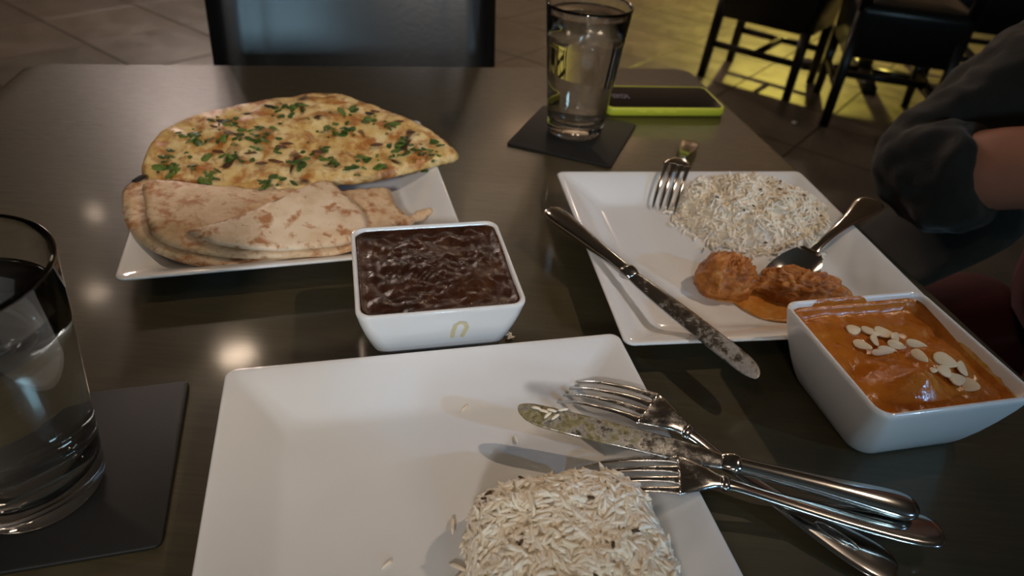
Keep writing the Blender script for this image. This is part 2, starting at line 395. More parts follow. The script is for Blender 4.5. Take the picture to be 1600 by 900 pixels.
spot('flood_lamp', 'black lamp throwing yellow light on the floor of the rear seats', (2.3, 6.5, ROOM_Z-.11), (1.75, 4.5, 0), YELL, 700, 50, .06, .9)

# ------------------------------------------------------------------ dining table
TC = np.array([.2389, 1.0546, 0])            # far right corner of the top
tc0 = TC - U*.455 - V*.5
tb = thing('dining_table', 'dark stained square dining table with thin light worn edge, in the foreground', 'table', (tc0[0], tc0[1], 0))
rings = []
for zz, ins in ((-.035, .004), (-.032, 0), (-.004, 0), (-.001, .0012), (0, .004)):
    rings.append([UV(0, 0, T+zz)+tc0+U*x+V*y for x, y in rrect(.455-ins, .5-ins, .022, 6)])
mk('tabletop', *loft(rings), MAT['table'], tb)
mk('pedestal', *lathe((tc0[0], tc0[1], 0), [(.045, .05), (.04, .2), (.04, T-.06)], 24, True, True), MAT['black_wood'], tb)
mk('base', *lathe((tc0[0], tc0[1], 0), [(.27, .0), (.27, .015), (.2, .03), (.06, .055)], 40, True, True), MAT['black_wood'], tb)
mk('mounting_plate', *box((tc0[0], tc0[1], T-.048), .16, .16, .012), MAT['black_wood'], tb)

# ------------------------------------------------------------------ chairs
def chair(name, label, foot, face, width=.44, depth=.44, seat_h=.47, back_h=.95, full_back=True, group=None, rail_h=.62, thick=.045, drop=.08, recl=.07):
    """foot: floor centre; face: unit vector the sitter looks along"""
    f = np.asarray(face, float); f = f/np.linalg.norm(f); s = np.array([f[1], -f[0], 0]); c = np.asarray(foot, float)
    t = thing(name, label, 'chair', (c[0], c[1], 0), group)
    hw, hd = width/2-.02, depth/2-.02
    for a in (-1, 1):
        mk('leg', *bar(c+s*a*hw+f*(hd-.005), c+s*a*hw*.98+f*(hd-.005)+Z*(seat_h-drop+.01), .017, .017, f, .021, .021), MAT['black_wood'], t)
        mk('rear_post', *bar(c+s*a*hw-f*(hd+.03), c+s*a*hw*.98-f*hd+Z*(seat_h-.02), .018, .018, f, .021, .021), MAT['black_wood'], t)
        mk('upper_post', *bar(c+s*a*hw*.98-f*hd+Z*(seat_h-.02), c+s*a*hw-f*(hd+recl)+Z*back_h, .021, .02, f, .018, .014), MAT['black_wood'], t)
    rr = []
    for zz, ins in ((-drop-.005, .01), (-drop, 0), (-.02, -.006), (.0, -.004), (.014, .012), (.02, .05), (.022, .1)):
        rr.append([c+Z*(seat_h+zz)+s*x+f*(y) for x, y in rrect(width/2-.004-ins, depth/2-.0-ins, .035, 5)])
    mk('seat', *loft(rr), MAT['leather'], t)
    for a in (-1, 1): mk('stretcher', *bar(c+s*a*hw+f*hd+Z*.16, c+s*a*hw-f*(hd+.02)+Z*.16, .011, .014), MAT['black_wood'], t)
    mk('cross_bar', *bar(c-s*hw+Z*.16, c+s*hw+Z*.16, .011, .014), MAT['black_wood'], t)
    # backrest: concave padded panel
    z0 = seat_h+.10 if full_back else rail_h
    n, m = 17, 14; fr, bk = [], []
    for i in range(m):
        tz = i/(m-1); z = z0+(back_h-z0)*tz
        lean = -(hd+.0)-recl*(z-seat_h)/(back_h-seat_h)
        for j in range(n):
            q = -1+2*j/(n-1); x = q*(width/2+.002)
            cv = .035*(1-q*q)
            e = min(1, (1-abs(q))/.10); e2 = min(1, min(tz, 1-tz)/.07+.25)
            pad = .5*thick*math.sqrt(max(0, 1-(1-e)**2))*e2
            dip = .010*math.exp(-((abs(q)-.80)/.05)**2)*(1 if .12 < tz else 0)
            fr.append(c+s*x+Z*z+f*(lean+.022-cv+pad-dip)); bk.append(c+s*x+Z*z+f*(lean-.010-cv-pad*.3))
    vv = fr+bk; ff = []; K = n*m
    for i in range(m-1):
        for j in range(n-1):
            a = i*n+j; ff += [(a, a+1, a+n+1, a+n), (K+a, K+a+n, K+a+n+1, K+a+1)]
    for j in range(n-1): ff += [(j, K+j, K+j+1, j+1), ((m-1)*n+j, (m-1)*n+j+1, K+(m-1)*n+j+1, K+(m-1)*n+j)]
    for i in range(m-1): ff += [(i*n, (i+1)*n, K+(i+1)*n, K+i*n), (i*n+n-1, K+i*n+n-1, K+(i+1)*n+n-1, (i+1)*n+n-1)]
    mk('backrest', vv, ff, MAT['leather'], t)
    return t
cc = P(556, 97, 0.0); cc = cc/1.0
chair('dining_chair', 'black leather padded dining chair directly across the table', TC - U*.495 - V*.045, -V, .455, .44, .46, 1.02, recl=.13)

# ------------------------------------------------------------------ rear seating group
G = 'black chairs at the rear table'
def fl(x, y): return P(x, y, -T)
def chair_from(a, b, side, label, **k):
    """a, b: floor points of two feet along one side; side=+1/-1 puts the chair to the left/right of a->b; faces along a->b"""
    d = (b-a); L = np.linalg.norm(d); d = d/L; nn = np.array([-d[1], d[0], 0])*side
    return chair('side_chair', label, (a+b)/2+nn*(L/2), k.pop('face', d), L+.04, L+.04, group=G, **k)
a, b = fl(1092, 120), fl(1225, 170); d = (b-a)/np.linalg.norm(b-a); nn = np.array([-d[1], d[0], 0])
chair('side_chair', 'black rear chair farthest left, nearest the phone side of the table', (a+b)/2+nn*.24-d*.05, nn*.2+d*1.0, .38, .44, .48, .95, False, G, drop=.19)
a, b = fl(1262, 190), fl(1408, 214); d = (b-a)/np.linalg.norm(b-a); nn = np.array([-d[1], d[0], 0])
chair('side_chair', 'black rear chair in the middle, with its open back turned to the viewer', (a+b)/2+nn*.22+d*.07, nn, .43, .44, .48, .98, False, G, drop=.19)
e = fl(1475, 158)
chair('side_chair', 'black rear chair farthest right, beyond the sleeve of the seated person', e+nn*.22+d*.0+np.array([.14, .12, 0]), -d, .44, .44, .48, .98, False, G, drop=.19)
rt = (a+b)/2+nn*.80+d*.12
t = thing('rear_table', 'dark square rear table between the black chairs', 'table', (rt[0], rt[1], 0))
mk('tabletop', *box((rt[0], rt[1], .74), .36, .36, .018, d, nn, Z, .006), MAT['table'], t)
mk('pedestal', *lathe((rt[0], rt[1], 0), [(.04, .03), (.035, .1), (.035, .72)], 20, True, True), MAT['black_wood'], t)
for q in (d, -d, nn, -nn): mk('base_foot', *bar((rt[0], rt[1], .03), np.array([rt[0], rt[1], .018])+q*.30, .03, .02), MAT['black_wood'], t)
c1 = fl(1240, 193)
v, f, _ = slab([c1+Z*.005+np.array(q+(0,)) for q in ((-.012, -.008), (.006, -.012), (.014, .004), (.0, .012))], .006, .006, k=3)
tag(mk('paper_scrap', v, f, plain('white_paper', (.8, .78, .75), .6)), 'tiny white scrap of paper lying on the dark floor', 'scrap')

# ------------------------------------------------------------------ plates and bowls
def plate(label, cx, cy, th, S):
    k = S/.26; ax = np.array([math.cos(th), math.sin(th), 0]); ay = np.array([-ax[1], ax[0], 0]); c = np.array([cx, cy, T])
    prof = [(.070, .0, .02), (.078, .0, .02), (.084, .003, .018), (.105, .0115, .014), (.122, .0195, .009), (.1285, .0222, .0075), (.1300, .0236, .007), (.1302, .0245, .007), (.1296, .0252, .007), (.1285, .0254, .007),
            (.126, .0248, .007), (.119, .0218, .008), (.110, .0170, .009), (.102, .0122, .010), (.097, .0092, .011), (.093, .0076, .012), (.088, .0070, .013), (.05, .0070, .008), (.01, .0070, .002)]
    rings = [[c+ax*x+ay*y+Z*z for x, y in rrect(h*k, h*k, r*k, 8)] for h, z, r in prof]
    return tag(mk('square_plate', *loft(rings), MAT['ceramic'], origin=c), label, 'plate')
plate('empty-sided square white plate in front, with the moulded rice block on it', -.0149, .2142, .2632, .26)
plate('square white plate on the right holding loose rice, chicken and cutlery', .1858, .5129, .182, .26)
plate('square white plate at the left under the flatbreads', -.2021, .5514, .3101, .2618)
def bowl(label, cx, cy, th):
    sx, sy = .1117/2, .1089/2; ax = np.array([math.cos(th), math.sin(th), 0]); ay = np.array([-ax[1], ax[0], 0]); c = np.array([cx, cy, T])
    prof = [(.66, 0, .012), (.70, .0006, .013), (.745, .004, .014), (.80, .010, .0145), (.865, .020, .014), (.925, .032, .0125), (.972, .044, .0108), (.993, .051, .010), (1.0, .0535, .0095), (.998, .0551, .0095), (.985, .0560, .0092),
            (.962, .0560, .0088), (.945, .0550, .0084), (.938, .0535, .0082), (.925, .048, .008), (.885, .036, .0085), (.82, .023, .009), (.74, .012, .01), (.62, .0075, .01), (.3, .007, .004), (.05, .007, .001)]
    rings = [[c+ax*x+ay*y+Z*z for x, y in rrect(h*sx, h*sy, r, 8)] for h, z, r in prof]
    o = tag(mk('square_bowl', *loft(rings), MAT['ceramic'], origin=c), label, 'bowl')
    return o, c, ax, ay
def fill(name, label, c, ax, ay, half, level, amp, sc, lumps, mat, n=90, edge=.002, far=0):
    """thick curry in a bowl: rounded-square sheet with relief, plus a skirt down into the bowl"""
    rings = []; hx, hy = half; K = 48
    for i in range(K):
        f = (i+.02)/(K-1); f = min(f, 1)
        ring = []
        for x, y in rdense(hx*f, hy*f, .0085*f):
            h = level
            fade = min(1, (1-f)/.10+.05)
            h += amp*fade*(N3(x*sc, y*sc, 1)+.6*N3(x*sc*2.2, y*sc*2.2, 4)+.35*abs(N3(x*sc*4.5, y*sc*4.5, 7)))
            for lx, ly, lr, ls, lh in lumps:
                ca, sa = math.cos(.5), math.sin(.5); dx, dy = (x-lx), (y-ly); q = (dx*dx)/(lr*lr)+(dy*dy)/(ls*ls)
                h += lh*(math.exp(-q*1.1) if q > .3 else math.exp(-q*1.1))*fade
            h += edge*max(0, (f-.92)/.08)**1.5*(1+far*max(0, y/hy))
            ring.append(c+ax*x+ay*y+Z*h)
        rings.append(ring)
    rings.append([c+ax*x+ay*y+Z*(level-.012) for x, y in rdense(hx*.965, hy*.965, .008)])
    return tag(mk(name, *loft(rings), mat, origin=c+Z*(level-.012)), label, 'curry', kind=None)
bo, c, ax, ay = bowl('square white bowl of dark brown curry with a dried drip on its front', -.0564, .3957, .2657)
fill('brown_curry', 'thick dark brown curry filling the middle bowl', c, ax, ay, (.0519, .0505), .0522, .0020, 95, [(-.005, .004, .018, .014, .003), (.02, -.015, .02, .015, .002)], MAT['brown_curry'])
def film(c, ax, ay, level, lo_, hi_, mat, parent, seed, label):
    # thin film of sauce left on the inner wall just above the surface
    pr_ = [(.007, .74), (.012, .74), (.023, .82), (.036, .885), (.048, .925), (.0535, .938), (.055, .945), (.0560, .962), (.0560, .985)]
    zz = [p[0] for p in pr_]; hh = [p[1] for p in pr_]; vv, ff = [], []; n = 150
    base = rdense(1, 1, .16, n)
    for i in range(n):
        x, y = base[i]; up_ = lo_+(hi_-lo_)*max(0, min(1, .5+1.1*N3(x*2.2+seed, y*2.2, seed)+.35*N3(x*9, y*9, seed)))
        for q in range(4):
            z = level-.002+(up_+.002)*q/3; k = float(np.interp(z, zz, hh))-.0035*(1 if q < 3 else .4)
            vv.append(c+ax*x*k*.1117/2+ay*y*k*.1089/2+Z*z)
    for i in range(n):
        for q in range(3): a = 4*i+q; b2 = 4*((i+1) % n)+q; ff.append((a, b2, b2+1, a+1))
    o = mk('sauce_film', vv, ff, mat, parent); o['label'] = label
MAT['oil_film'] = curry('reddish_oil_film', (.16, .055, .008), (.24, .085, .012), (.34, .15, .03), .2, 60)
film(c, ax, ay, .0522, .0004, .0030, MAT['oil_film'], bo, 1.3, 'thin reddish oil line above the curry')
# dried drip on the front wall
def wallpt(x, z):
    zz = [0, .004, .010, .020, .032, .044, .051, .0535]; hh = [.66, .745, .80, .865, .925, .972, .993, 1.0]
    return c + ax*x - ay*(np.interp(z, zz, hh)*.1089/2+.0003) + Z*z
vv, ff = [], []
path = [(.006, .029), (.0065, .036), (.0078, .042), (.0105, .0445), (.0140, .0435), (.0155, .039), (.0140, .034), (.0125, .029)]
for i, (x, z) in enumerate(path):
    p0 = path[max(0, i-1)]; p1 = path[min(len(path)-1, i+1)]; dx, dz = p1[0]-p0[0], p1[1]-p0[1]; L = math.hypot(dx, dz); nx, nz_ = -dz/L*.0015, dx/L*.0015
    vv += [wallpt(x+nx, z+nz_), wallpt(x-nx, z-nz_)]
    if i: k = 2*i; ff.append((k-2, k-1, k+1, k))
dr = mk('dried_drip', vv, ff, MAT['stain'], bo); dr['label'] = 'dried yellow curry drip'
ob, oc, oax, oay = bowl('square white bowl of orange curry at the right edge of the table', .2553, .3462, .2592)
fill('orange_curry', 'glossy orange cream curry with lumps, in the right bowl', oc, oax, oay, (.0519, .0505), .0440, .0022, 62,
     [(-.010, -.027, .0175, .0135, .0165), (.022, -.006, .019, .016, .011), (-.02, .02, .016, .014, .002), (.02, .03, .02, .012, .002)], MAT['orange_curry'], edge=.0035, far=1.4)
def curry_h(x, y, lumps=[(-.010, -.027, .0175, .0135, .0165), (.022, -.006, .019, .016, .011), (-.02, .02, .016, .014, .002), (.02, .03, .02, .012, .002)]):
    h = .0440+.0022*(N3(x*62, y*62, 1)+.6*N3(x*136.4, y*136.4, 4)+.35*abs(N3(x*279, y*279, 7)))
    for lx, ly, lr, ls, lh in lumps: h += lh*math.exp(-1.1*((x-lx)**2/lr**2+(y-ly)**2/ls**2))
    return h
# sauce left on the far rim of the orange bowl
vv, ff = [], []
xs_ = np.linspace(-.036, .012, 26); wv = [(.0505, .0500), (.0512, .0540), (.0523, .0562), (.0535, .0566), (.0540, .0560)]
for i, x in enumerate(xs_):
    e_ = min(1, 6*min(i, 25-i)/25); reach = e_*(.72+.28*N3(x*120, 3))
    for k_, (y, z) in enumerate(wv):
        y2 = .0500+(y-.0500)*reach; z2 = float(np.interp(y2, [.050, .0512, .0525, .0540], [.0500, .0545, .0563, .0562]))+.0003*e_
        vv.append(oc+oax*x+oay*y2+Z*z2)
    if i:
        for k_ in range(4): a = 5*i+k_; ff.append((a-5, a-4, a+1, a))
MAT['yellow_film'] = curry('yellow_sauce_film', (.46, .20, .02), (.58, .34, .07), (.68, .52, .25), .22, 70)
film(oc, oax, oay, .0445, .0008, .0055, MAT['yellow_film'], ob, 4.1, 'thin yellow sauce film on the inner wall')
rs = mk('rim_sauce', vv, ff, MAT['orange_curry'], ob); rs['label'] = 'orange sauce smeared over the far rim'
# almond flakes: px, py, length, width, yaw, tilt
AL = [(1333, 517, .0105, .0085, .3, .2, 0), (1360, 520, .014, .007, -.5, .1, 0), (1381, 522, .015, .009, -.4, .15, 0), (1366, 533, .011, .008, 1.2, .5, 0), (1347, 541, .0125, .0065, -.6, .3, 0), (1398, 529, .011, .007, .9, .5, 0),
      (1385, 549, .014, .005, -.1, .8, 0), (1400, 541, .012, .006, -.4, .5, 0), (1374, 553, .012, .004, .1, .9, 0), (1431, 540, .0135, .006, -.35, .5, 1), (1436, 558, .0125, .0065, -1.1, .5, 1), (1458, 580, .005, .004, 0, .2, 1),
      (1476, 565, .015, .010, -.7, .3, 2), (1475, 581, .010, .009, .9, .2, 2), (1502, 577, .013, .0085, 1.3, .4, 2), (1494, 594, .0125, .0095, .3, .2, 2), (1512, 603, .013, .0105, -.6, .3, 2)]
AN = ['leftmost of the left heap, round', 'slender one right of the round leftmost flake', 'largest at the top of the left heap', 'small one standing in the middle of the left heap', 'lowest left of the left heap', 'tilted one at the right of the left heap',
      'narrow one along the bottom of the left heap', 'pale one under the tilted one, left heap', 'thinnest one below the left heap', 'upper one lying between the two heaps', 'lower one standing between the two heaps', 'tiny crumb left of the right heap',
      'uppermost of the right heap', 'second down on the left of the right heap', 'upright one at the right of the right heap', 'middle one at the bottom of the right heap', 'lowest right of the right heap']
for px, py, L, W_, yaw, tilt, g in AL:
    p = P(px, py, .048)
    for _ in range(4):
        d = p-oc; hh = curry_h(d@oax, d@oay); p = P(px, py, hh+.001)
    n = 14; rings = []
    rot = Matrix.Rotation(yaw, 3, 'Z') @ Matrix.Rotation(tilt*1.1, 3, 'X') @ Matrix.Rotation(.35*N3(px*.7, py*.9), 3, 'Y')
    for zz, k in ((-.0006, .88), (-.0003, 1), (.0004, 1), (.0007, .86)):
        rg = []
        for j in range(n):
            a_ = 2*math.pi*j/n; x = .98*L/2*math.cos(a_)*k; y = 1.0*W_/2*math.sin(a_)*(1-.30*math.cos(a_)+.12*N3(px+math.cos(a_), py+math.sin(a_)))*k
            q = rot @ Vector((x, y, zz+12*(x*x)-.0004)); rg.append(p+np.array(q)+Z*.0012)
        rings.append(rg)
    tag(mk('almond_flake', *loft(rings), MAT['almond']), 'almond flake on the orange curry, ' + AN[AL.index((px, py, L, W_, yaw, tilt, g))], 'almond flake', 'almond flakes on the orange curry')

# ------------------------------------------------------------------ breads
nol = [(224, 276, .030), (226, 245, .036), (245, 215, .040), (285, 193, .044), (330, 178, .047), (390, 166, .049), (440, 158, .050), (495, 150, .051), (530, 152, .051), (580, 167, .049), (620, 182, .046), (660, 200, .042),
       (690, 218, .036), (714, 238, .031), (715, 249, .029), (697, 255, .028), (660, 264, .028), (620, 274, .028), (575, 283, .028), (530, 288, .027), (470, 300, .026), (400, 306, .026), (320, 300, .027), (260, 290, .028)]
nv, nf, ntop = slab([P(*q) for q in nol], .011, .0045, .007, .035, .0042, 45, 4, seed=3)
nc = nv and np.array(nv).mean(0)
na = thing('garlic_naan', 'large blistered garlic naan sprinkled with chopped coriander, leaning at the back of the left plate', 'naan', (nc[0], nc[1], T+.012))
mk('crust', nv, nf, MAT['naan'], na)
lm = []
for i in range(5):
    n = 9; rr = [random.uniform(.6, 1.0) for _ in range(n)]; v = [(0, 0, .0009)]; el = random.uniform(.45, .8)
    for j in range(n): a_ = 2*math.pi*j/n; v.append((.0052*rr[j]*math.cos(a_), .0052*el*rr[j]*math.sin(a_), random.uniform(-.0003, .0007)))
    v += [(x, y, z-.0007) for x, y, z in v]
    f = [(0, 1+j, 1+(j+1) % n) for j in range(n)]+[(n+1, n+2+(j+1) % n, n+2+j) for j in range(n)]+[(1+j, n+2+j, n+2+(j+1) % n, 1+(j+1) % n) for j in range(n)]
    me = bpy.data.meshes.new('coriander_leaf'); me.from_pydata(v, [], f); me.materials.append(MAT['leaf_dark' if i < 3 else 'leaf_light']); lm.append(me)
def top_at(tp, x, y):
    i = ((tp[:, 0]-x)**2+(tp[:, 1]-y)**2).argmin(); return tp[i, 2]
CL = [(262, 243, 6, 12), (255, 262, 8, 8), (268, 270, 10, 10), (300, 210, 14, 5), (345, 193, 16, 8), (373, 196, 10, 6), (316, 222, 12, 6), (300, 255, 16, 10), (330, 272, 14, 8), (365, 245, 8, 6), (320, 285, 10, 5), (415, 206, 14, 8),
      (440, 182, 12, 8), (455, 168, 14, 5), (470, 172, 10, 5), (495, 190, 16, 8), (517, 203, 10, 8), (545, 172, 14, 5), (550, 205, 12, 7), (585, 190, 10, 6), (612, 200, 8, 5), (464, 255, 8, 7), (432, 285, 14, 6), (415, 290, 8, 5), (515, 252, 8, 5),
      (548, 270, 8, 6), (575, 248, 16, 9), (605, 245, 18, 9), (620, 235, 14, 8), (660, 235, 12, 7), (680, 236, 8, 12), (632, 222, 8, 5), (590, 262, 14, 6), (425, 235, 20, 14), (395, 220, 12, 8), (350, 215, 14, 7), (500, 230, 20, 8)]
for i in range(295):
    a_, b_, sx, sy = CL[i % len(CL)]
    # march the viewing point down onto the crust
    x0, y0 = a_+random.gauss(0, sx*.8), b_+random.gauss(0, sy*.8); h = .05
    for _ in range(6): q = P(x0, y0, h); h = top_at(ntop, q[0], q[1])-T
    q = P(x0, y0, h)
    if ((ntop[:, 0]-q[0])**2+(ntop[:, 1]-q[1])**2).min() > .006**2: continue
    o = bpy.data.objects.new('coriander_leaf', random.choice(lm)); COL.objects.link(o); o.parent = na
    o.location = Vector(q+Z*.0008)-Vector(na.location); s_ = random.choice((.4, .5, .7, .9, 1.1, 1.35)); o.scale = (s_, s_, 1)
    o.rotation_euler = (random.gauss(0, .2), random.gauss(0, .2), random.uniform(0, 6.3))
cm_ = []
for i in range(3):
    me = lm[i].copy(); me.name = 'char_spot'; me.materials.clear(); me.materials.append(MAT['char_brown' if i else 'charred']); cm_.append(me)
for x0, y0, s_, i in ((343, 189, 2.0, 0), (386, 178, 1.3, 0), (421, 166, 1.5, 0), (332, 197, 1.2, 1), (556, 172, 1.5, 1), (574, 177, 1.8, 0), (586, 174, 1.2, 1), (452, 224, 2.2, 1), (440, 229, 1.3, 2), (341, 236, 1.5, 2), (392, 239, 1.5, 1), (352, 207, 1.8, 2), (372, 210, 1.3, 2), (497, 237, 1.4, 2), (588, 226, 1.4, 2), (622, 190, 1.3, 2), (430, 250, 1.9, 2), (408, 255, 1.2, 2)):
    h = .05
    for _ in range(6): q = P(x0, y0, h); h = top_at(ntop, q[0], q[1])-T
    o = bpy.data.objects.new('char_spot', cm_[i]); COL.objects.link(o); o.parent = na
    o.location = Vector(P(x0, y0, h)+Z*.0002)-Vector(na.location); o.scale = (s_, s_*.8, .7); o.rotation_euler = (0, 0, random.uniform(-.4, .5))
ol = [(193, 296, .028), (192, 330, .028), (198, 352, .027), (215, 376, .025), (245, 396, .022), (290, 412, .020), (335, 419, .019), (380, 420, .018), (420, 416, .017), (455, 408, .016), (520, 400, .016), (570, 380, .015), (600, 350, .014), (590, 315, .014), (520, 295, .016), (400, 285, .020), (290, 280, .025), (222, 281, .029)]
v, f, _ = slab([P(*q) for q in ol], .0055, .006, .002, .03, .0015, 40, 4, seed=11)
fb = thing('folded_flatbread', 'plain folded flatbread lowest on the left plate, its edge showing under the other', 'flatbread', (np.array(v).mean(0)[0], np.array(v).mean(0)[1], T+.012))
mk('lower_layer', v, f, MAT['roti'], fb)
v, f, _ = slab([P(*q) for q in ((205, 283, .031), (222, 274, .033), (228, 276, .034), (215, 284, .033))], .004, .002, k=3)
cf = mk('charred_corner', v, f, MAT['charred'], fb); cf['label'] = 'black charred corner'
ol = [(224, 288, .036), (227, 320, .035), (228, 345, .034), (240, 368, .031), (265, 384, .028), (310, 396, .026), (360, 403, .025), (410, 404, .0245), (470, 402, .024), (530, 398, .023), (580, 378, .022), (622, 352, .020), (634, 338, .018), (620, 322, .020), (612, 302, .022), (604, 294, .023), (560, 296, .025), (520, 300, .027), (460, 297, .029), (400, 296, .032), (330, 290, .035), (265, 282, .037)]
v, f, _ = slab([P(*q) for q in ol], .0055, .005, .003, .03, .0018, 45, 4, seed=17)
ff2 = thing('folded_flatbread', 'brown-spotted plain flatbread folded to a paler triangle, on top of another flatbread', 'flatbread', (np.array(v).mean(0)[0], np.array(v).mean(0)[1], T+.02))
mk('lower_layer', v, f, MAT['roti'], ff2)
ol = [(292, 362, .034), (310, 372, .034), (345, 384, .033), (400, 391, .032), (450, 392, .031), (500, 388, .030), (545, 381, .029), (572, 360, .030), (570, 335, .031), (548, 312, .034), (530, 295, .037), (515, 284, .038), (500, 283, .039), (480, 290, .040), (450, 304, .041), (410, 322, .040), (370, 338, .038), (325, 352, .036)]
v, f, _ = slab([P(*q) for q in ol], .005, .005, .003, .03, .0018, 50, 4, seed=23)
o = mk('upper_flap', v, f, MAT['roti_pale'], ff2); o['label'] = 'paler folded-over flap'
ol = [(600, 336, .018), (612, 328, .019), (618, 333, .018), (628, 330, .019), (632, 337, .018), (643, 338, .018), (650, 330, .019), (662, 328, .019), (674, 325, .019), (677, 333, .018), (668, 338, .018), (662, 345, .017), (648, 347, .017), (640, 356, .016), (618, 354, .017)]
v, f, _ = slab([P(*q) for q in ol], .005, .0025, .002, .01, .006, 160, 2, seed=29)
tag(mk('bread_scrap', v, f, MAT['roti'], origin=np.array(v).min(0)), 'small torn scrap of flatbread beside the fold, near the brown curry', 'flatbread')
o = bpy.data.objects.new('coriander_bit', lm[0].copy()); COL.objects.link(o); o.location = Vector(P(664, 267, .024)); o.rotation_euler = (0, 0, .4)
tag(o, 'green coriander bit fallen on the left plate below the naan', 'herb')

# ------------------------------------------------------------------ rice
def mound(name, label, c, ax, ay, hx, hy, H, n, layers, expo=3.0, L=(.0075, .0105), r=(.00085, .0011), cumin=8, rough=.004, stray=0, fall=.45, core=.85):
    t = thing(name, label, 'rice', c)
    def hgt(a, b):
        q = (abs(a)**expo+abs(b)**expo)
        base = H*max(0, 1-q)**fall if q < 1 else 0
        return base*(1+0*a)+rough*(N3(a*3.1+9, b*3.1, 2)+.5*N3(a*7, b*7, 5))*(1 if q < .9 else .3)
    smp = []
    for i in range(n):
        while True:
            a, b = random.uniform(-1, 1), random.uniform(-1, 1)
            if abs(a)**expo+abs(b)**expo < 1: break
        # spread more samples over the steep sides
        if random.random() < .42:
            s_ = (abs(a)**expo+abs(b)**expo)**(1/expo); k_ = random.uniform(.93, 1.0)/max(s_, .05); a *= k_; b *= k_
        e_ = .02; gx = (hgt(a+e_, b)-hgt(a-e_, b))/(2*e_*hx); gy = (hgt(a, b+e_)-hgt(a, b-e_))/(2*e_*hy)
        gx = max(-4, min(4, gx)); gy = max(-4, min(4, gy))
        q = abs(a)**expo+abs(b)**expo
        z = hgt(a, b)
        if q > .86: z = z*random.random()
        nrm = -ax*gx-ay*gy+Z; nrm /= np.linalg.norm(nrm)
        d = np.random.normal(size=3); d = d-nrm*(d@nrm)*random.choice((1, 1, .95, .7)); d /= np.linalg.norm(d)
        p = c+ax*a*hx+ay*b*hy+Z*max(.0012, z)-nrm*random.uniform(0, layers)
        if p[2] < c[2]+.001: p[2] = c[2]+.001
        smp.append((p, d, random.uniform(0, 6.3), random.uniform(*L), random.uniform(*r)))
    for i in range(stray):
        ang = random.uniform(0, 6.283); k_ = 1+abs(random.gauss(0, .10)); ca, sa = math.cos(ang), math.sin(ang); m_ = (abs(ca)**expo+abs(sa)**expo)**(-1/expo)
        d = np.array([random.gauss(0, 1), random.gauss(0, 1), random.gauss(0, .15)])
        smp.append((c+ax*ca*m_*k_*hx+ay*sa*m_*k_*hy+Z*(.0014+random.random()*.001), d, 0, random.uniform(*L), random.uniform(*r)))
    g = mk('grains', *grains(smp), MAT['rice'], t); g['kind'] = 'stuff'
    # the packed body under the loose outer grains
    rings = []
    for i in range(12):
        f = 1-i/11.5; 
        ring = []
        for j in range(40):
            an = 2*math.pi*j/40; ca, sa = math.cos(an), math.sin(an); m_ = (abs(ca)**expo+abs(sa)**expo)**(-1/expo)
            a, b = ca*m_*f*.975, sa*m_*f*.975
            ring.append(c+ax*a*hx+ay*b*hy+Z*max(.0003, (hgt(a, b)-layers*core-.0004) if i else .0003))
        rings.append(ring)
    mk('packed_core', *loft(rings), MAT['rice'], t)
    for i in range(cumin):
        a, b = random.uniform(-.8, .8), random.uniform(-.95, .9)
        if abs(a)**expo+abs(b)**expo > .92: continue
        v, f = grain_proto(.0048, .0009); d = np.array([random.gauss(0, 1), random.gauss(0, 1), .1])
        mk('cumin_seed', (v @ rot_to(d, 0).T)+c+ax*a*hx+ay*b*hy+Z*(hgt(a, b)+.0008), f, MAT['cumin'], t)
    return t
rx = np.array([math.cos(.2632), math.sin(.2632), 0]); ry = np.array([-rx[1], rx[0], 0])
mound('moulded_rice', 'block of moulded white rice with cumin seeds on the front plate', np.array([.0405, .1935, T+.0072]), rx, ry, .050, .048, .041, 2500, .0018, 4.0, L=(.0085, .0135), r=(.0012, .0016), cumin=16, rough=.003, stray=30, fall=.30, core=.7)
rx = np.array([math.cos(.10), math.sin(.10), 0]); ry = np.array([-rx[1], rx[0], 0])
pc = P(1185, 345, .007)
mound('loose_rice', 'loose pile of white rice with cumin seeds on the right plate', np.array([.228, .588, T+.0072]), rx, ry, .073, .066, .030, 3000, .0026, 2.3, L=(.007, .011), r=(.0010, .0012), cumin=12, rough=.008, stray=150, fall=.55)
for px, py, lab in ((818, 602, 'beside the tips of the upper fork'), (726, 637, 'in the middle of the bare plate'), (806, 686, 'just below the tip of the front knife'), (604, 882, 'near the lower left of the front plate'), (735, 575, 'near the far rim'), (864, 565, 'near the far right corner')):
    smp = [(P(px, py, .0085 if py > 600 else .0145), np.array([random.gauss(0, 1), random.gauss(0, 1), .05]), 0, .0075, .0009)]
    tag(mk('rice_grain', *grains(smp), MAT['rice'], None), 'single rice grain on the front plate ' + lab, 'rice grain', 'stray rice grains on the front plate')
smp = [(P(797+random.gauss(0, 2), 525+random.gauss(0, 3), .002), np.array([random.gauss(0, 1), random.gauss(0, 1), .2]), 0, .007, .0009) for _ in range(4)]
tag(mk('rice_clump', *grains(smp), MAT['rice']), 'small clump of rice on the table by the corner of the brown curry bowl', 'rice')

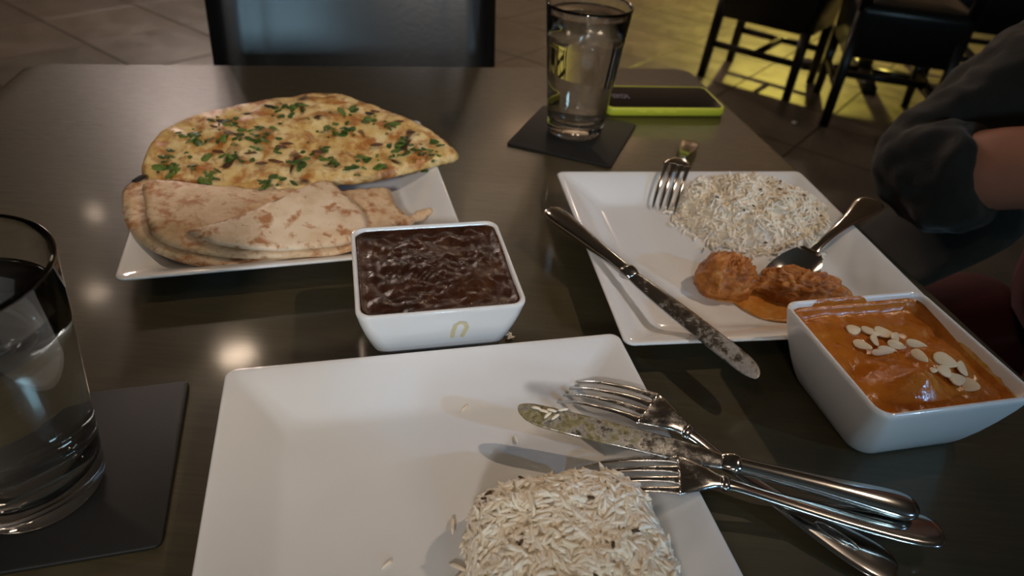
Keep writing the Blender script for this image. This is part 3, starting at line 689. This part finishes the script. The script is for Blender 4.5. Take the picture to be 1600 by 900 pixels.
# ------------------------------------------------------------------ chicken and sauce on the right plate
def blob(c, rx_, ry_, rz_, yaw, amp, sc, seed, torn=None, n=72, m=46):
    rings = []; cy, sy = math.cos(yaw), math.sin(yaw)
    for i in range(m+1):
        ph = math.pi*(i+.02)/(m+.04); ring = []
        for j in range(n):
            th = 2*math.pi*j/n; d = np.array([math.sin(ph)*math.cos(th), math.sin(ph)*math.sin(th), -math.cos(ph)])
            k = 1+amp*(noise.noise(Vector(d*sc)+Vector((seed, 0, 0)))+.5*noise.noise(Vector(d*sc*2.3)+Vector((seed, 3, 0))))
            if torn is not None:
                w_ = max(0, d@np.asarray(torn)-.35); k *= 1-.30*w_; k += min(1, w_*3)*(.24*noise.noise(Vector(d*8)+Vector((seed, 8, 0)))+.12*abs(noise.noise(Vector(d*17)+Vector((seed, 8, 2))))+.07*noise.noise(Vector(d*34)))
            if torn is not None: k += .045*abs(noise.noise(Vector(d*11)+Vector((seed, 1, 1))))-.03*max(0, noise.noise(Vector(d*21)+Vector((seed, 4, 1))))
            x, y, z = d[0]*rx_*k, d[1]*ry_*k, d[2]*rz_*k
            z = max(z, -rz_*.62)
            ring.append(np.asarray(c)+np.array([x*cy-y*sy, x*sy+y*cy, z]))
        rings.append(ring)
    return loft(rings)
v, f, _ = slab([P(x, y, .0078) for x, y in ((1100, 455), (1120, 470), (1145, 474), (1165, 487), (1195, 500), (1240, 506), (1290, 506), (1330, 490), (1330, 455), (1290, 432), (1255, 412), (1222, 405), (1205, 425), (1180, 440), (1150, 440), (1110, 440))], .0016, .004, 0, .01, .0005, 120, 4, seed=31)
tag(mk('sauce_smear', v, f, MAT['sauce']), 'thin orange sauce smear on the right plate under the chicken', 'sauce')
tag(mk('chicken_piece', *blob(P(1136, 434, .019), .0245, .021, .0225, .2, .16, 1.6, 2, np.array([.55, -.35, .75])), MAT['chicken']), 'larger torn chunk of orange chicken, left one on the right plate', 'chicken')
tag(mk('chicken_piece', *blob(P(1252, 452, .015), .036, .018, .0165, -.12, .25, 2.0, 5, np.array([-.2, -.5, .8])), MAT['chicken']), 'flat shredded piece of orange chicken at the head of the spoon', 'chicken')

# ------------------------------------------------------------------ cutlery
def frame(P1, P2, roll=0):
    X = P2-P1; L = np.linalg.norm(X); X = X/L; Y = np.cross(Z, X); Y /= np.linalg.norm(Y); Zt = np.cross(X, Y)
    Y2 = Y*math.cos(roll)+Zt*math.sin(roll); return X, Y2, np.cross(X, Y2), L
def ribbon(st, fr, n=12, p=2.6, prof=None):
    """st: stations (x, z, half width, half thickness, y)"""
    X, Y, Zt, o, s = fr; rings = []
    for q in st:
        x, z, hw, ht = q[:4]; y0 = q[4] if len(q) > 4 else 0; ring = []
        for j in range(n):
            a = 2*math.pi*j/n; ca, sa = math.cos(a), math.sin(a)
            yy = hw*math.copysign(abs(ca)**(2/p), ca); zz = ht*math.copysign(abs(sa)**(2/p), sa)
            ring.append(o+X*x*s+Y*(yy+y0)+Zt*(z+zz))
        rings.append(ring)
    return loft(rings)
def interp(st, n):
    st = np.asarray(st, float); t = np.linspace(0, len(st)-1, n); out = []
    for q in t:
        i = int(min(len(st)-2, math.floor(q))); u_ = q-i
        p0, p1, p2, p3 = st[max(0, i-1)], st[i], st[i+1], st[min(len(st)-1, i+2)]
        out.append(.5*((2*p1)+(-p0+p2)*u_+(2*p0-5*p1+4*p2-p3)*u_*u_+(-p0+3*p1-3*p2+p3)*u_**3))
    o = np.array(out); o[:, 2] = np.maximum(o[:, 2], .0004); o[:, 3] = np.maximum(o[:, 3], .0003); return o
def fork(label, P1, P2, zs=1.0, roll=0, head='steel', emboss=False, group=None, ws=1.0):
    X, Y, Zt, L = frame(P1, P2, roll); s = L/.20; fr = (X, Y, Zt, P1, s)
    t = thing('fork', label, 'fork', P1, group)
    zx = [0, .015, .03, .046, .058, .068, .085, .11, .14, .17, .19, .20]; zz = [0, .013, .0215, .0275, .0300, .0295, .0240, .0140, .0065, .0025, .001, 0]
    zf = lambda x: float(np.interp(x, zx, zz))*zs
    hst = [(.074, zf(.074), .0048, .0016), (.085, zf(.085), .0036, .0017), (.10, zf(.10), .0037, .0017), (.12, zf(.12), .0048, .0016), (.145, zf(.145), .0072, .0014), (.170, zf(.17), .0102, .0013), (.186, zf(.186), .0112, .0012), (.195, zf(.195), .0098, .0011), (.199, zf(.199), .0058, .0009), (.2, zf(.2), .0015, .0005)]
    hnd = mk('handle', *ribbon(interp([(a, b, c_*ws, d) for a, b, c_, d in hst], 40), fr, 14), MAT['steel'], t)
    # raised border line near the handle end
    hd = [(.0528, zf(.0528), .0138, .0009), (.056, zf(.056), .0128, .0010), (.061, zf(.061), .0108, .0011), (.067, zf(.067), .0080, .0014), (.072, zf(.072), .0055, .0016), (.076, zf(.076), .0046, .0017)]
    mk('head', *ribbon(interp([(a, b, c_*ws, d) for a, b, c_, d in hd], 20), fr, 14), MAT[head], t)
    for k in range(4):
        y = (-1.5+k)*.0072*ws
        st = [(x, zf(x), (max(.0007, .0023*(x/.052)**.35) if x < .046 else .0036 if x > .05 else .0027)*ws, .0010, y*(.97+.03*x/.052)) for x in (.0006, .004, .012, .022, .034, .044, .049, .0535)]
        mk('tine', *ribbon(interp(st, 16), fr, 8), MAT[head], t)
    mk('neck_ring', *ribbon([(.0765, zf(.0765), .0050*ws, .0021), (.0775, zf(.0775), .0054*ws, .0024), (.0795, zf(.0795), .0050*ws, .0024), (.0805, zf(.0805), .0043*ws, .0020)], fr, 14), MAT['steel'], t)
    if emboss:
        # recessed maker's oval with raised letters on the back of the handle
        cx0 = .168; o3 = P1+X*cx0*s+Zt*(zf(cx0)+.0015); sl = (zf(.170)-zf(.146))/(.024*s); Xs = X+Zt*sl; Xs /= np.linalg.norm(Xs); Zs = np.cross(Xs, Y)
        vv, ff = [], []
        for i in range(28):
            a = 2*math.pi*i/28
            for k_, h_ in ((1.0, 0), (1.0, .0004), (.86, .0004), (.86, 0)): vv.append(o3+Xs*.0125*math.copysign(abs(math.cos(a))**.8, math.cos(a))*(1 if k_ == 1 else .93)+Y*.0032*math.copysign(abs(math.sin(a))**.8, math.sin(a))*k_+Zs*h_)
            for q in range(4): ff.append((4*i+q, 4*i+(q+1) % 4, 4*((i+1) % 28)+(q+1) % 4, 4*((i+1) % 28)+q))
        mk('maker_oval', vv, ff, MAT['steel'], hnd)
        cu = bpy.data.curves.new('lettering', 'FONT'); cu.body = 'ONEIDA'; cu.size = .0052; cu.extrude = .0002; cu.align_x = 'CENTER'; cu.align_y = 'CENTER'
        to = bpy.data.objects.new('lettering', cu); COL.objects.link(to); bpy.context.view_layer.update()
        me = bpy.data.meshes.new_from_object(to.evaluated_get(bpy.context.evaluated_depsgraph_get())); bpy.data.objects.remove(to)
        mv_ = [o3+Xs*q.co.x*.98+Y*q.co.y+Zs*(q.co.z+.0004) for q in me.vertices]
        mk('lettering', mv_, [tuple(p.vertices) for p in me.polygons], MAT['steel'], hnd, smooth=False)
    return t
def knife(label, P1, P2, roll=0, soiled='coated_steel', ws=1):
    X, Y, Zt, L = frame(P1, P2, roll); s = L/.235; fr = (X, Y*ws, Zt*ws, P1, s); t = thing('table_knife', label, 'knife', P1)
    bl = [(0, 0, .0015, .0004, .003), (.002, 0, .0045, .0005, .002), (.008, 0, .0080, .0006, .0008), (.02, 0, .0096, .0008, 0), (.05, 0, .0098, .0010, 0), (.09, 0, .0090, .0012, 0), (.115, 0, .0075, .0016, 0), (.124, 0, .0060, .0024, 0)]
    mk('blade', *ribbon(interp(bl, 36), fr, 10, 2.0), MAT[soiled], t)
    mk('bolster', *ribbon(interp([(.122, 0, .0058, .0024), (.126, 0, .0074, .0042), (.130, 0, .0078, .0052), (.133, 0, .0066, .0044)], 12), fr, 16), MAT['steel'], t)
    h = [(.131, 0, .0062, .0042), (.145, 0, .0062, .0044), (.17, 0, .0072, .0048), (.195, 0, .0090, .0052), (.215, 0, .0106, .0052), (.226, 0, .0104, .0046), (.232, 0, .0075, .0034), (.2348, 0, .0028, .0014)]
    mk('handle', *ribbon(interp(h, 36), fr, 16, 2.3), MAT['steel'], t)
    return t
fork('upper silver fork on the front plate, with an embossed oval on its handle', P(884, 612, .0105), P(1402, 897, .0035), .78, 0, 'soiled_steel', True, None, 1.12)
fork('silver fork with tines behind the rice block, lower of the two front forks', P(905, 752, .0105), P(1474, 834, .0125), .62, 0, 'soiled_steel')
knife('smeared table knife across the front plate corner with rice on its blade', P(808, 641, .036), P(1436, 797, .0195), .12, 'coated_steel', .84)
fork('silver fork face down at the back rim of the right plate', P(1036, 330, .0088), P(1080, 219, .0045), .95, 0)
knife('table knife lying across the left corner of the right plate', P(1188, 588, .030), P(856, 326, .031), -.1, 'grey_steel', .92)
# spoon
P1, P2 = P(1203, 462, .0105), P(1367, 312, .036); X, Y, Zt, L = frame(P1, P2, .0); s = L/.19; fr = (X, Y, Zt, P1, s)
t = thing('spoon', 'silver spoon with its bowl in the orange sauce, handle over the right plate rim', 'spoon', P1)
sz = lambda x: float(np.interp(x, [0, .02, .04, .06, .08, .11, .15, .19], [.001, .0, .001, .006, .009, .008, .003, 0]))
mk('handle', *ribbon(interp([(.064, sz(.064), .0052, .0018), (.075, sz(.075), .0042, .0020), (.10, sz(.1), .0044, .0019), (.13, sz(.13), .0062, .0017), (.155, sz(.155), .0098, .0016), (.175, sz(.175), .0125, .0015), (.185, sz(.185), .0108, .0013), (.189, sz(.189), .0060, .001), (.19, sz(.19), .0015, .0006)], 40), fr, 14), MAT['steel'], t)
mk('neck_ring', *ribbon([(.063, sz(.063), .0055, .0024), (.0645, sz(.0645), .0060, .0028), (.067, sz(.067), .0054, .0026)], fr, 14), MAT['steel'], t)
rings = []
for top in (0, 1):
    for i in (range(13) if not top else range(12, -1, -1)):
        x = .064*(i+.15)/12.15; hw = .0205*math.sqrt(max(.004, math.sin(math.pi*min(1, x/.068)**.9)))*.95; ring = []
        for j in range(11):
            q = -1+2*j/10; d = -.007*(1-q*q)*math.sin(math.pi*x/.066); ring.append(P1+X*x*s+Y*hw*q+Zt*(sz(x)+d*-1*-1+.004+(.0008 if top else 0)))
        rings.append(ring)
v, f = loft(rings, False, False, False)
mk('bowl', v, f, MAT['steel'], t)
# rice grains stuck on the front knife blade
for i, (px, py) in enumerate(((838, 637), (850, 642), (862, 641), (856, 648), (868, 651), (880, 640))):
    smp = [(P(px, py, .0375), np.array([1, random.gauss(0, .8), .1]), 0, .0065, .001)]
    tag(mk('rice_grain', *grains(smp), MAT['rice']), 'rice grain stuck on the front knife blade, ' + ('nearest the tip', 'second from the tip, upper', 'third from the tip, at the upper edge', 'second from the tip, lower', 'fourth from the tip, lower', 'farthest from the tip')[i], 'rice grain', 'rice grains on the knife blade')

# ------------------------------------------------------------------ glasses, coasters, phone
def coaster(label, quad):
    q = [np.asarray(p) for p in quad]; c = sum(q)/4; a = (q[1]-q[0]); a = a/np.linalg.norm(a); b = np.cross(Z, a)
    if (q[3]-q[0])@b < 0: b = -b
    hx = (np.linalg.norm(q[1]-q[0])+np.linalg.norm(q[2]-q[3]))/4; hy = (np.linalg.norm(q[3]-q[0])+np.linalg.norm(q[2]-q[1]))/4
    rings = [[np.array([c[0], c[1], T])+a*x+b*y+Z*z for x, y in rrect(hx-i, hy-i, .004, 4)] for z, i in ((.0001, .0006), (.0006, 0), (.0018, 0), (.0024, .0008))]
    return tag(mk('coaster', *loft(rings), MAT['coaster']), label, 'coaster')
coaster('black square coaster under the rear water glass beside the phone', (P(793, 225, .002), P(955, 261, .002), P(992, 197, .002), P(850, 161, .002)))
a_, b_ = P(295, 600, .002), P(252, 853, .002); d = a_-b_; L_ = .124; d /= np.linalg.norm(d); nrm = np.array([-d[1], d[0], 0])
coaster('black square coaster under the near left water glass', (b_+nrm*L_, b_, b_+d*L_, b_+d*L_+nrm*L_))
def tumbler(label, wlabel, c, H=.145, r0=.0325, r1=.049, level=.130):
    c = np.asarray(c, float); t = thing('water_glass', label, 'glass', c)
    ro = lambda z: r0+(r1-r0)*(z/H)
    base = .015
    prof = [(.001, .0022), (r0-.010, .0018), (r0-.0045, .0003), (r0-.002, 0.0), (r0-.0006, .0008), (ro(.003), .0032), (ro(.02), .02), (ro(.06), .06), (ro(.1), .1), (ro(H-.003), H-.003), (ro(H)-.0002, H-.001), (ro(H)-.0012, H), (ro(H)-.0024, H-.0012),
            (ro(H-.004)-.0027, H-.004), (ro(.1)-.0028, .1), (ro(.06)-.0030, .06), (ro(.025)-.0034, .025), (ro(.018)-.0050, .0180), (ro(.016)-.009, .0158), (.012, .0150), (.001, .0149)]
    g = mk('tumbler', *lathe(c, prof, 64, True, True), MAT['glass'], t)
    e = -.0004
    wp = [(.001, .0149+e), (.012, .0150+e), (ro(.016)-.009-e, .0158+e), (ro(.018)-.0050-e, .0180+e), (ro(.025)-.0034-e, .025), (ro(.06)-.0030-e, .06), (ro(.1)-.0028-e, .1), (ro(level)-.0027-e, level+.0008), (ro(level)-.0045, level+.0001), (ro(level)-.010, level), (.001, level)]
    wo = tag(mk('water', *lathe(c, wp, 64, True, True), MAT['water']), wlabel, 'water')
    return t
tumbler('tall tapered glass of water on the rear coaster', 'clear water in the rear glass', P(897, 203, .0026)+Z*.0001, .145, .0325, .0475, .134)
tumbler('tall tapered glass of water at the near left edge', 'clear water in the near left glass', P(63, 757, .0026)+Z*.0001, .145, .0325, .049, .121)
# phone
q0, q1 = P(944, 186, 0), P(1132, 186, 0); f0 = P(1133, 184, 0.002); f1 = P(1066, 134, .011)
fx = P(1133, 180, .004)-P(944, 179, .004); fx = fx/np.linalg.norm(fx); fy = np.cross(Z, fx)
pcn = P(1133, 183, .0)-fx*.081+fy*.039; pcn[2] = T
t = thing('phone', 'black-screened phone in a yellow-green case lying behind the rear glass', 'phone', pcn)
rings = [[pcn+fx*x+fy*y+Z*z for x, y in rrect(.0805-i, .0395-i, .011-i*.5, 8)] for z, i in ((.0003, .003), (.001, .001), (.0035, 0), (.0085, 0), (.0108, .0004), (.0118, .0012), (.0118, .0022), (.0112, .0028))]
cas = mk('case', *loft(rings), MAT['phone_case'], t)
rings = [[pcn+fx*x+fy*y+Z*z for x, y in rrect(.0805-i, .0395-i, .009, 8)] for z, i in ((.0105, .0032), (.0115, .0032), (.0117, .0036))]
scr = mk('screen', *loft(rings), MAT['screen'], t, smooth=False)
for k_ in range(3):
    xx = (-.03+.018*k_) if k_ else -.034
    mk('side_button', *box(pcn+fx*xx-fy*.0397+Z*.0062, .0055, .0006, .0014, fx, fy, Z, .0004), MAT['phone_case'], cas)
for i, (txt, off) in enumerate((('10', -.058), ('50', -.046))):
    cu = bpy.data.curves.new('clock_digits', 'FONT'); cu.body = txt; cu.size = .016; cu.align_x = 'CENTER'; cu.align_y = 'CENTER'
    to = bpy.data.objects.new('clock_digits', cu); COL.objects.link(to); bpy.context.view_layer.update()
    me = bpy.data.meshes.new_from_object(to.evaluated_get(bpy.context.evaluated_depsgraph_get())); bpy.data.objects.remove(to)
    mk('clock_digits', [pcn+fx*(off-q.co.y)*1+fy*q.co.x+Z*(.01185+q.co.z) for q in me.vertices], [tuple(p.vertices) for p in me.polygons], MAT['clock'], scr, smooth=False)

# ------------------------------------------------------------------ seated person at the right
O3 = np.array([.349, .567, T])
def W(a, b, h): return O3+U*a+V*b+Z*h
def skin(name, joints, edges, mat, parent, sub=2):
    me = bpy.data.meshes.new(name); names = list(joints)
    org = np.array(parent.location)
    me.from_pydata([tuple(joints[n][0]-org) for n in names], [(names.index(a), names.index(b)) for a, b in edges], []); me.update()
    o = bpy.data.objects.new(name, me); COL.objects.link(o); o.parent = parent
    md = o.modifiers.new('Skin', 'SKIN'); md.use_smooth_shade = True; md.branch_smoothing = .6
    for i, n in enumerate(names):
        r = joints[n][1]; sv = me.skin_vertices[0].data[i]; sv.radius = r if isinstance(r, tuple) else (r, r); sv.use_root = (i == 0)
    ss = o.modifiers.new('Subdivision', 'SUBSURF'); ss.levels = sub; ss.render_levels = sub
    me.materials.append(mat); return o
pr = thing('person', 'seated person at the right in dark olive cardigan and dark red clothes', 'person', W(.42, 0, -T))
J = dict(pelvis=(W(.42, 0, -.22), .13), waist=(W(.42, 0, -.06), .12), chest=(W(.43, 0, .14), .135), upper=(W(.44, 0, .26), .11), neck=(W(.43, 0, .36), .055), neck2=(W(.41, 0, .42), .05),
         rsh=(W(.42, .17, .25), .065), relb=(W(.115, .135, -.005), .044), rfo=(W(.165, .05, .056), .046), rwr=(W(.26, -.10, .115), .029), rpalm=(W(.29, -.15, .125), (.036, .016)),
         lsh=(W(.42, -.17, .25), .065), lelb=(W(.33, -.26, -.02), .042), lfo=(W(.28, -.24, -.06), .042), lwr=(W(.16, -.16, -.13), .028), lpalm=(W(.11, -.13, -.145), (.036, .016)),
         rhip=(W(.38, .10, -.25), .085), rkn=(W(-.02, .12, -.27), .06), rank=(W(-.02, .12, -.66), .042), rtoe=(W(-.13, .13, -.70), .036),
         lhip=(W(.38, -.10, -.25), .085), lkn=(W(-.02, -.10, -.27), .06), lank=(W(-.02, -.10, -.66), .042), ltoe=(W(-.13, -.11, -.70), .036))
E_ = [('pelvis', 'waist'), ('waist', 'chest'), ('chest', 'upper'), ('upper', 'neck'), ('neck', 'neck2')]
for s_ in 'rl':
    E_ += [('upper', s_+'sh'), (s_+'sh', s_+'elb'), (s_+'elb', s_+'fo'), (s_+'fo', s_+'wr'), (s_+'wr', s_+'palm'), ('pelvis', s_+'hip'), (s_+'hip', s_+'kn'), (s_+'kn', s_+'ank'), (s_+'ank', s_+'toe')]
skin('body', J, E_, MAT['skin'], pr)
# fingers
for s_, fwd in (('r', J['rpalm'][0]-J['rwr'][0]), ('l', J['lpalm'][0]-J['lwr'][0])):
    b0 = J[s_+'palm'][0]; fwd = fwd/np.linalg.norm(fwd); sd = np.cross(fwd, Z); sd /= np.linalg.norm(sd); dn = np.cross(sd, fwd)
    for k, L_ in enumerate((.070, .080, .075, .058)):
        p0 = b0+sd*(-.027+.018*k)+fwd*.01
        skin('finger', dict(a=(p0, .0095), b=(p0+fwd*L_*.5-dn*.006, .0088), c=(p0+fwd*L_*.8-dn*.018, .008), d=(p0+fwd*L_-dn*.03, .007)), [('a', 'b'), ('b', 'c'), ('c', 'd')], MAT['skin'], pr, 2)
    p0 = b0-sd*.03-fwd*.03
    skin('thumb', dict(a=(p0, .012), b=(p0-sd*.022+fwd*.03-dn*.008, .0105), c=(p0-sd*.026+fwd*.055-dn*.015, .0085)), [('a', 'b'), ('b', 'c')], MAT['skin'], pr, 2)
# head with face
hc = W(.385, 0, .53)
rings = []
for i in range(25):
    ph = math.pi*(i+.03)/(24.06); ring = []
    for j in range(32):
        th = 2*math.pi*j/32; d = np.array([math.sin(ph)*math.cos(th), math.sin(ph)*math.sin(th), -math.cos(ph)])   # x forward (-U), y side
        x, y, z = d[0]*.095, d[1]*.073, d[2]*.115
        if z < 0: y *= 1+.9*z*1.6; x *= (1+1.2*z) if d[0] < 0 else 1
        if d[0] > .5:
            x += .020*math.exp(-((y/.013)**2+((z+.018)/.022)**2))          # nose
            x -= .008*math.exp(-(((abs(y)-.032)/.013)**2+((z-.008)/.012)**2))  # sockets
            x += .006*math.exp(-((y/.022)**2+((z+.055)/.009)**2))          # mouth
        ring.append(hc-U*x+V*y+Z*z)
    rings.append(ring)
hd_ = mk('head', *loft(rings), MAT['skin'], pr)
for a in (-1, 1):
    mk('eye', *blob(hc-U*.079+V*.032*a+Z*.008, .012, .012, .010, 0, 0, 1, 0, None, 14, 10), MAT['eye'], hd_)
    mk('ear', *blob(hc+U*.005+V*.072*a-Z*.005, .018, .008, .030, 0, .1, 2, 1, None, 14, 10), MAT['skin'], hd_)
mk('mouth', *blob(hc-U*.094-Z*.056, .006, .022, .007, TT, .05, 2, 1, None, 14, 10), MAT['lips'], hd_)
rings = []
for i in range(14):
    ph = math.pi*.62*i/13+.02; ring = []
    for j in range(32):
        th = 2*math.pi*j/32; x, y, z = .106*math.sin(ph)*math.cos(th), .085*math.sin(ph)*math.sin(th), .126*math.cos(ph)
        if x > .06 and z < .05: z = .05
        ring.append(hc-U*(x-.008)+V*y+Z*(z+.006))
    rings.append(ring)
mk('hair', *loft(rings), MAT['hair'], hd_)
# clothes
skin('top', dict(pelvis=(W(.40, 0, -.20), (.17, .15)), waist=(W(.40, 0, -.06), .148), chest=(W(.42, 0, .14), .15), upper=(W(.43, 0, .25), .125)), [('pelvis', 'waist'), ('waist', 'chest'), ('chest', 'upper')], MAT['shirt'], pr)
for s_, b_ in (('r', .11), ('l', -.10)):
    J2 = dict(a=(W(.38, b_, -.235), .105), b=(W(.18, b_+.01, -.245), .088), k=(W(-.02, b_+.01, -.265), .080), c=(W(-.02, b_+.01, -.45), .066), d=(W(-.02, b_+.01, -.66), .060))
    skin('trouser_leg', J2, [('a', 'b'), ('b', 'k'), ('k', 'c'), ('c', 'd')], MAT['trousers'] if s_ == 'r' else MAT['trousers'], pr)
    sh = dict(a=(W(-.0, b_+.01, -.69), .046), b=(W(-.08, b_+.015, -.70), .044), c=(W(-.15, b_+.018, -.712), .034)); skin('shoe', sh, [('a', 'b'), ('b', 'c')], MAT['black_wood'], pr)
sl = skin('cardigan', dict(up=(W(.455, 0, .22), .135), rs=(W(.43, .16, .225), .086), rm=(W(.27, .150, .112), .074), re=(W(.125, .135, .005), .068), rc=(W(.138, .088, .026), .066), rc2=(W(.154, .060, .046), .060),
                           ls=(W(.43, -.16, .245), .088), lm=(W(.35, -.205, .11), .072), le=(W(.335, -.255, -.015), .062), lc=(W(.29, -.245, -.05), .060), lc2=(W(.25, -.22, -.075), .056), ch=(W(.475, 0, .10), .14), wa=(W(.475, 0, -.06), .145), pe=(W(.46, 0, -.22), .16)),
      [('up', 'rs'), ('rs', 'rm'), ('rm', 're'), ('re', 'rc'), ('rc', 'rc2'), ('up', 'ls'), ('ls', 'lm'), ('lm', 'le'), ('le', 'lc'), ('lc', 'lc2'), ('up', 'ch'), ('ch', 'wa'), ('wa', 'pe')], MAT['cardigan'], pr)
tx_ = bpy.data.textures.new('cloth_folds', 'CLOUDS'); tx_.noise_scale = .055; tx_.noise_depth = 2
dm = sl.modifiers.new('Folds', 'DISPLACE'); dm.texture = tx_; dm.strength = .030; dm.mid_level = .5; dm.texture_coords = 'LOCAL'
sl.modifiers['Subdivision'].levels = 4; sl.modifiers['Subdivision'].render_levels = 4
ol = [W(.24, .155, .02), W(.23, .10, .01), W(.22, .05, -.03), W(.12, .045, -.09), W(.07, .06, -.13), W(.06, .13, -.15), W(.10, .19, -.14), W(.22, .21, -.06)]
v, f, _ = slab(ol, .014, .012, .004, .03, .003, 30, 5, seed=41)
mk('cardigan_front', v, f, MAT['cardigan'], pr)
chair('dining_chair', 'black leather dining chair under the seated person at the right', W(.46, 0, -T)*np.array([1, 1, 0]), -U, .46, .44, .375, .98)
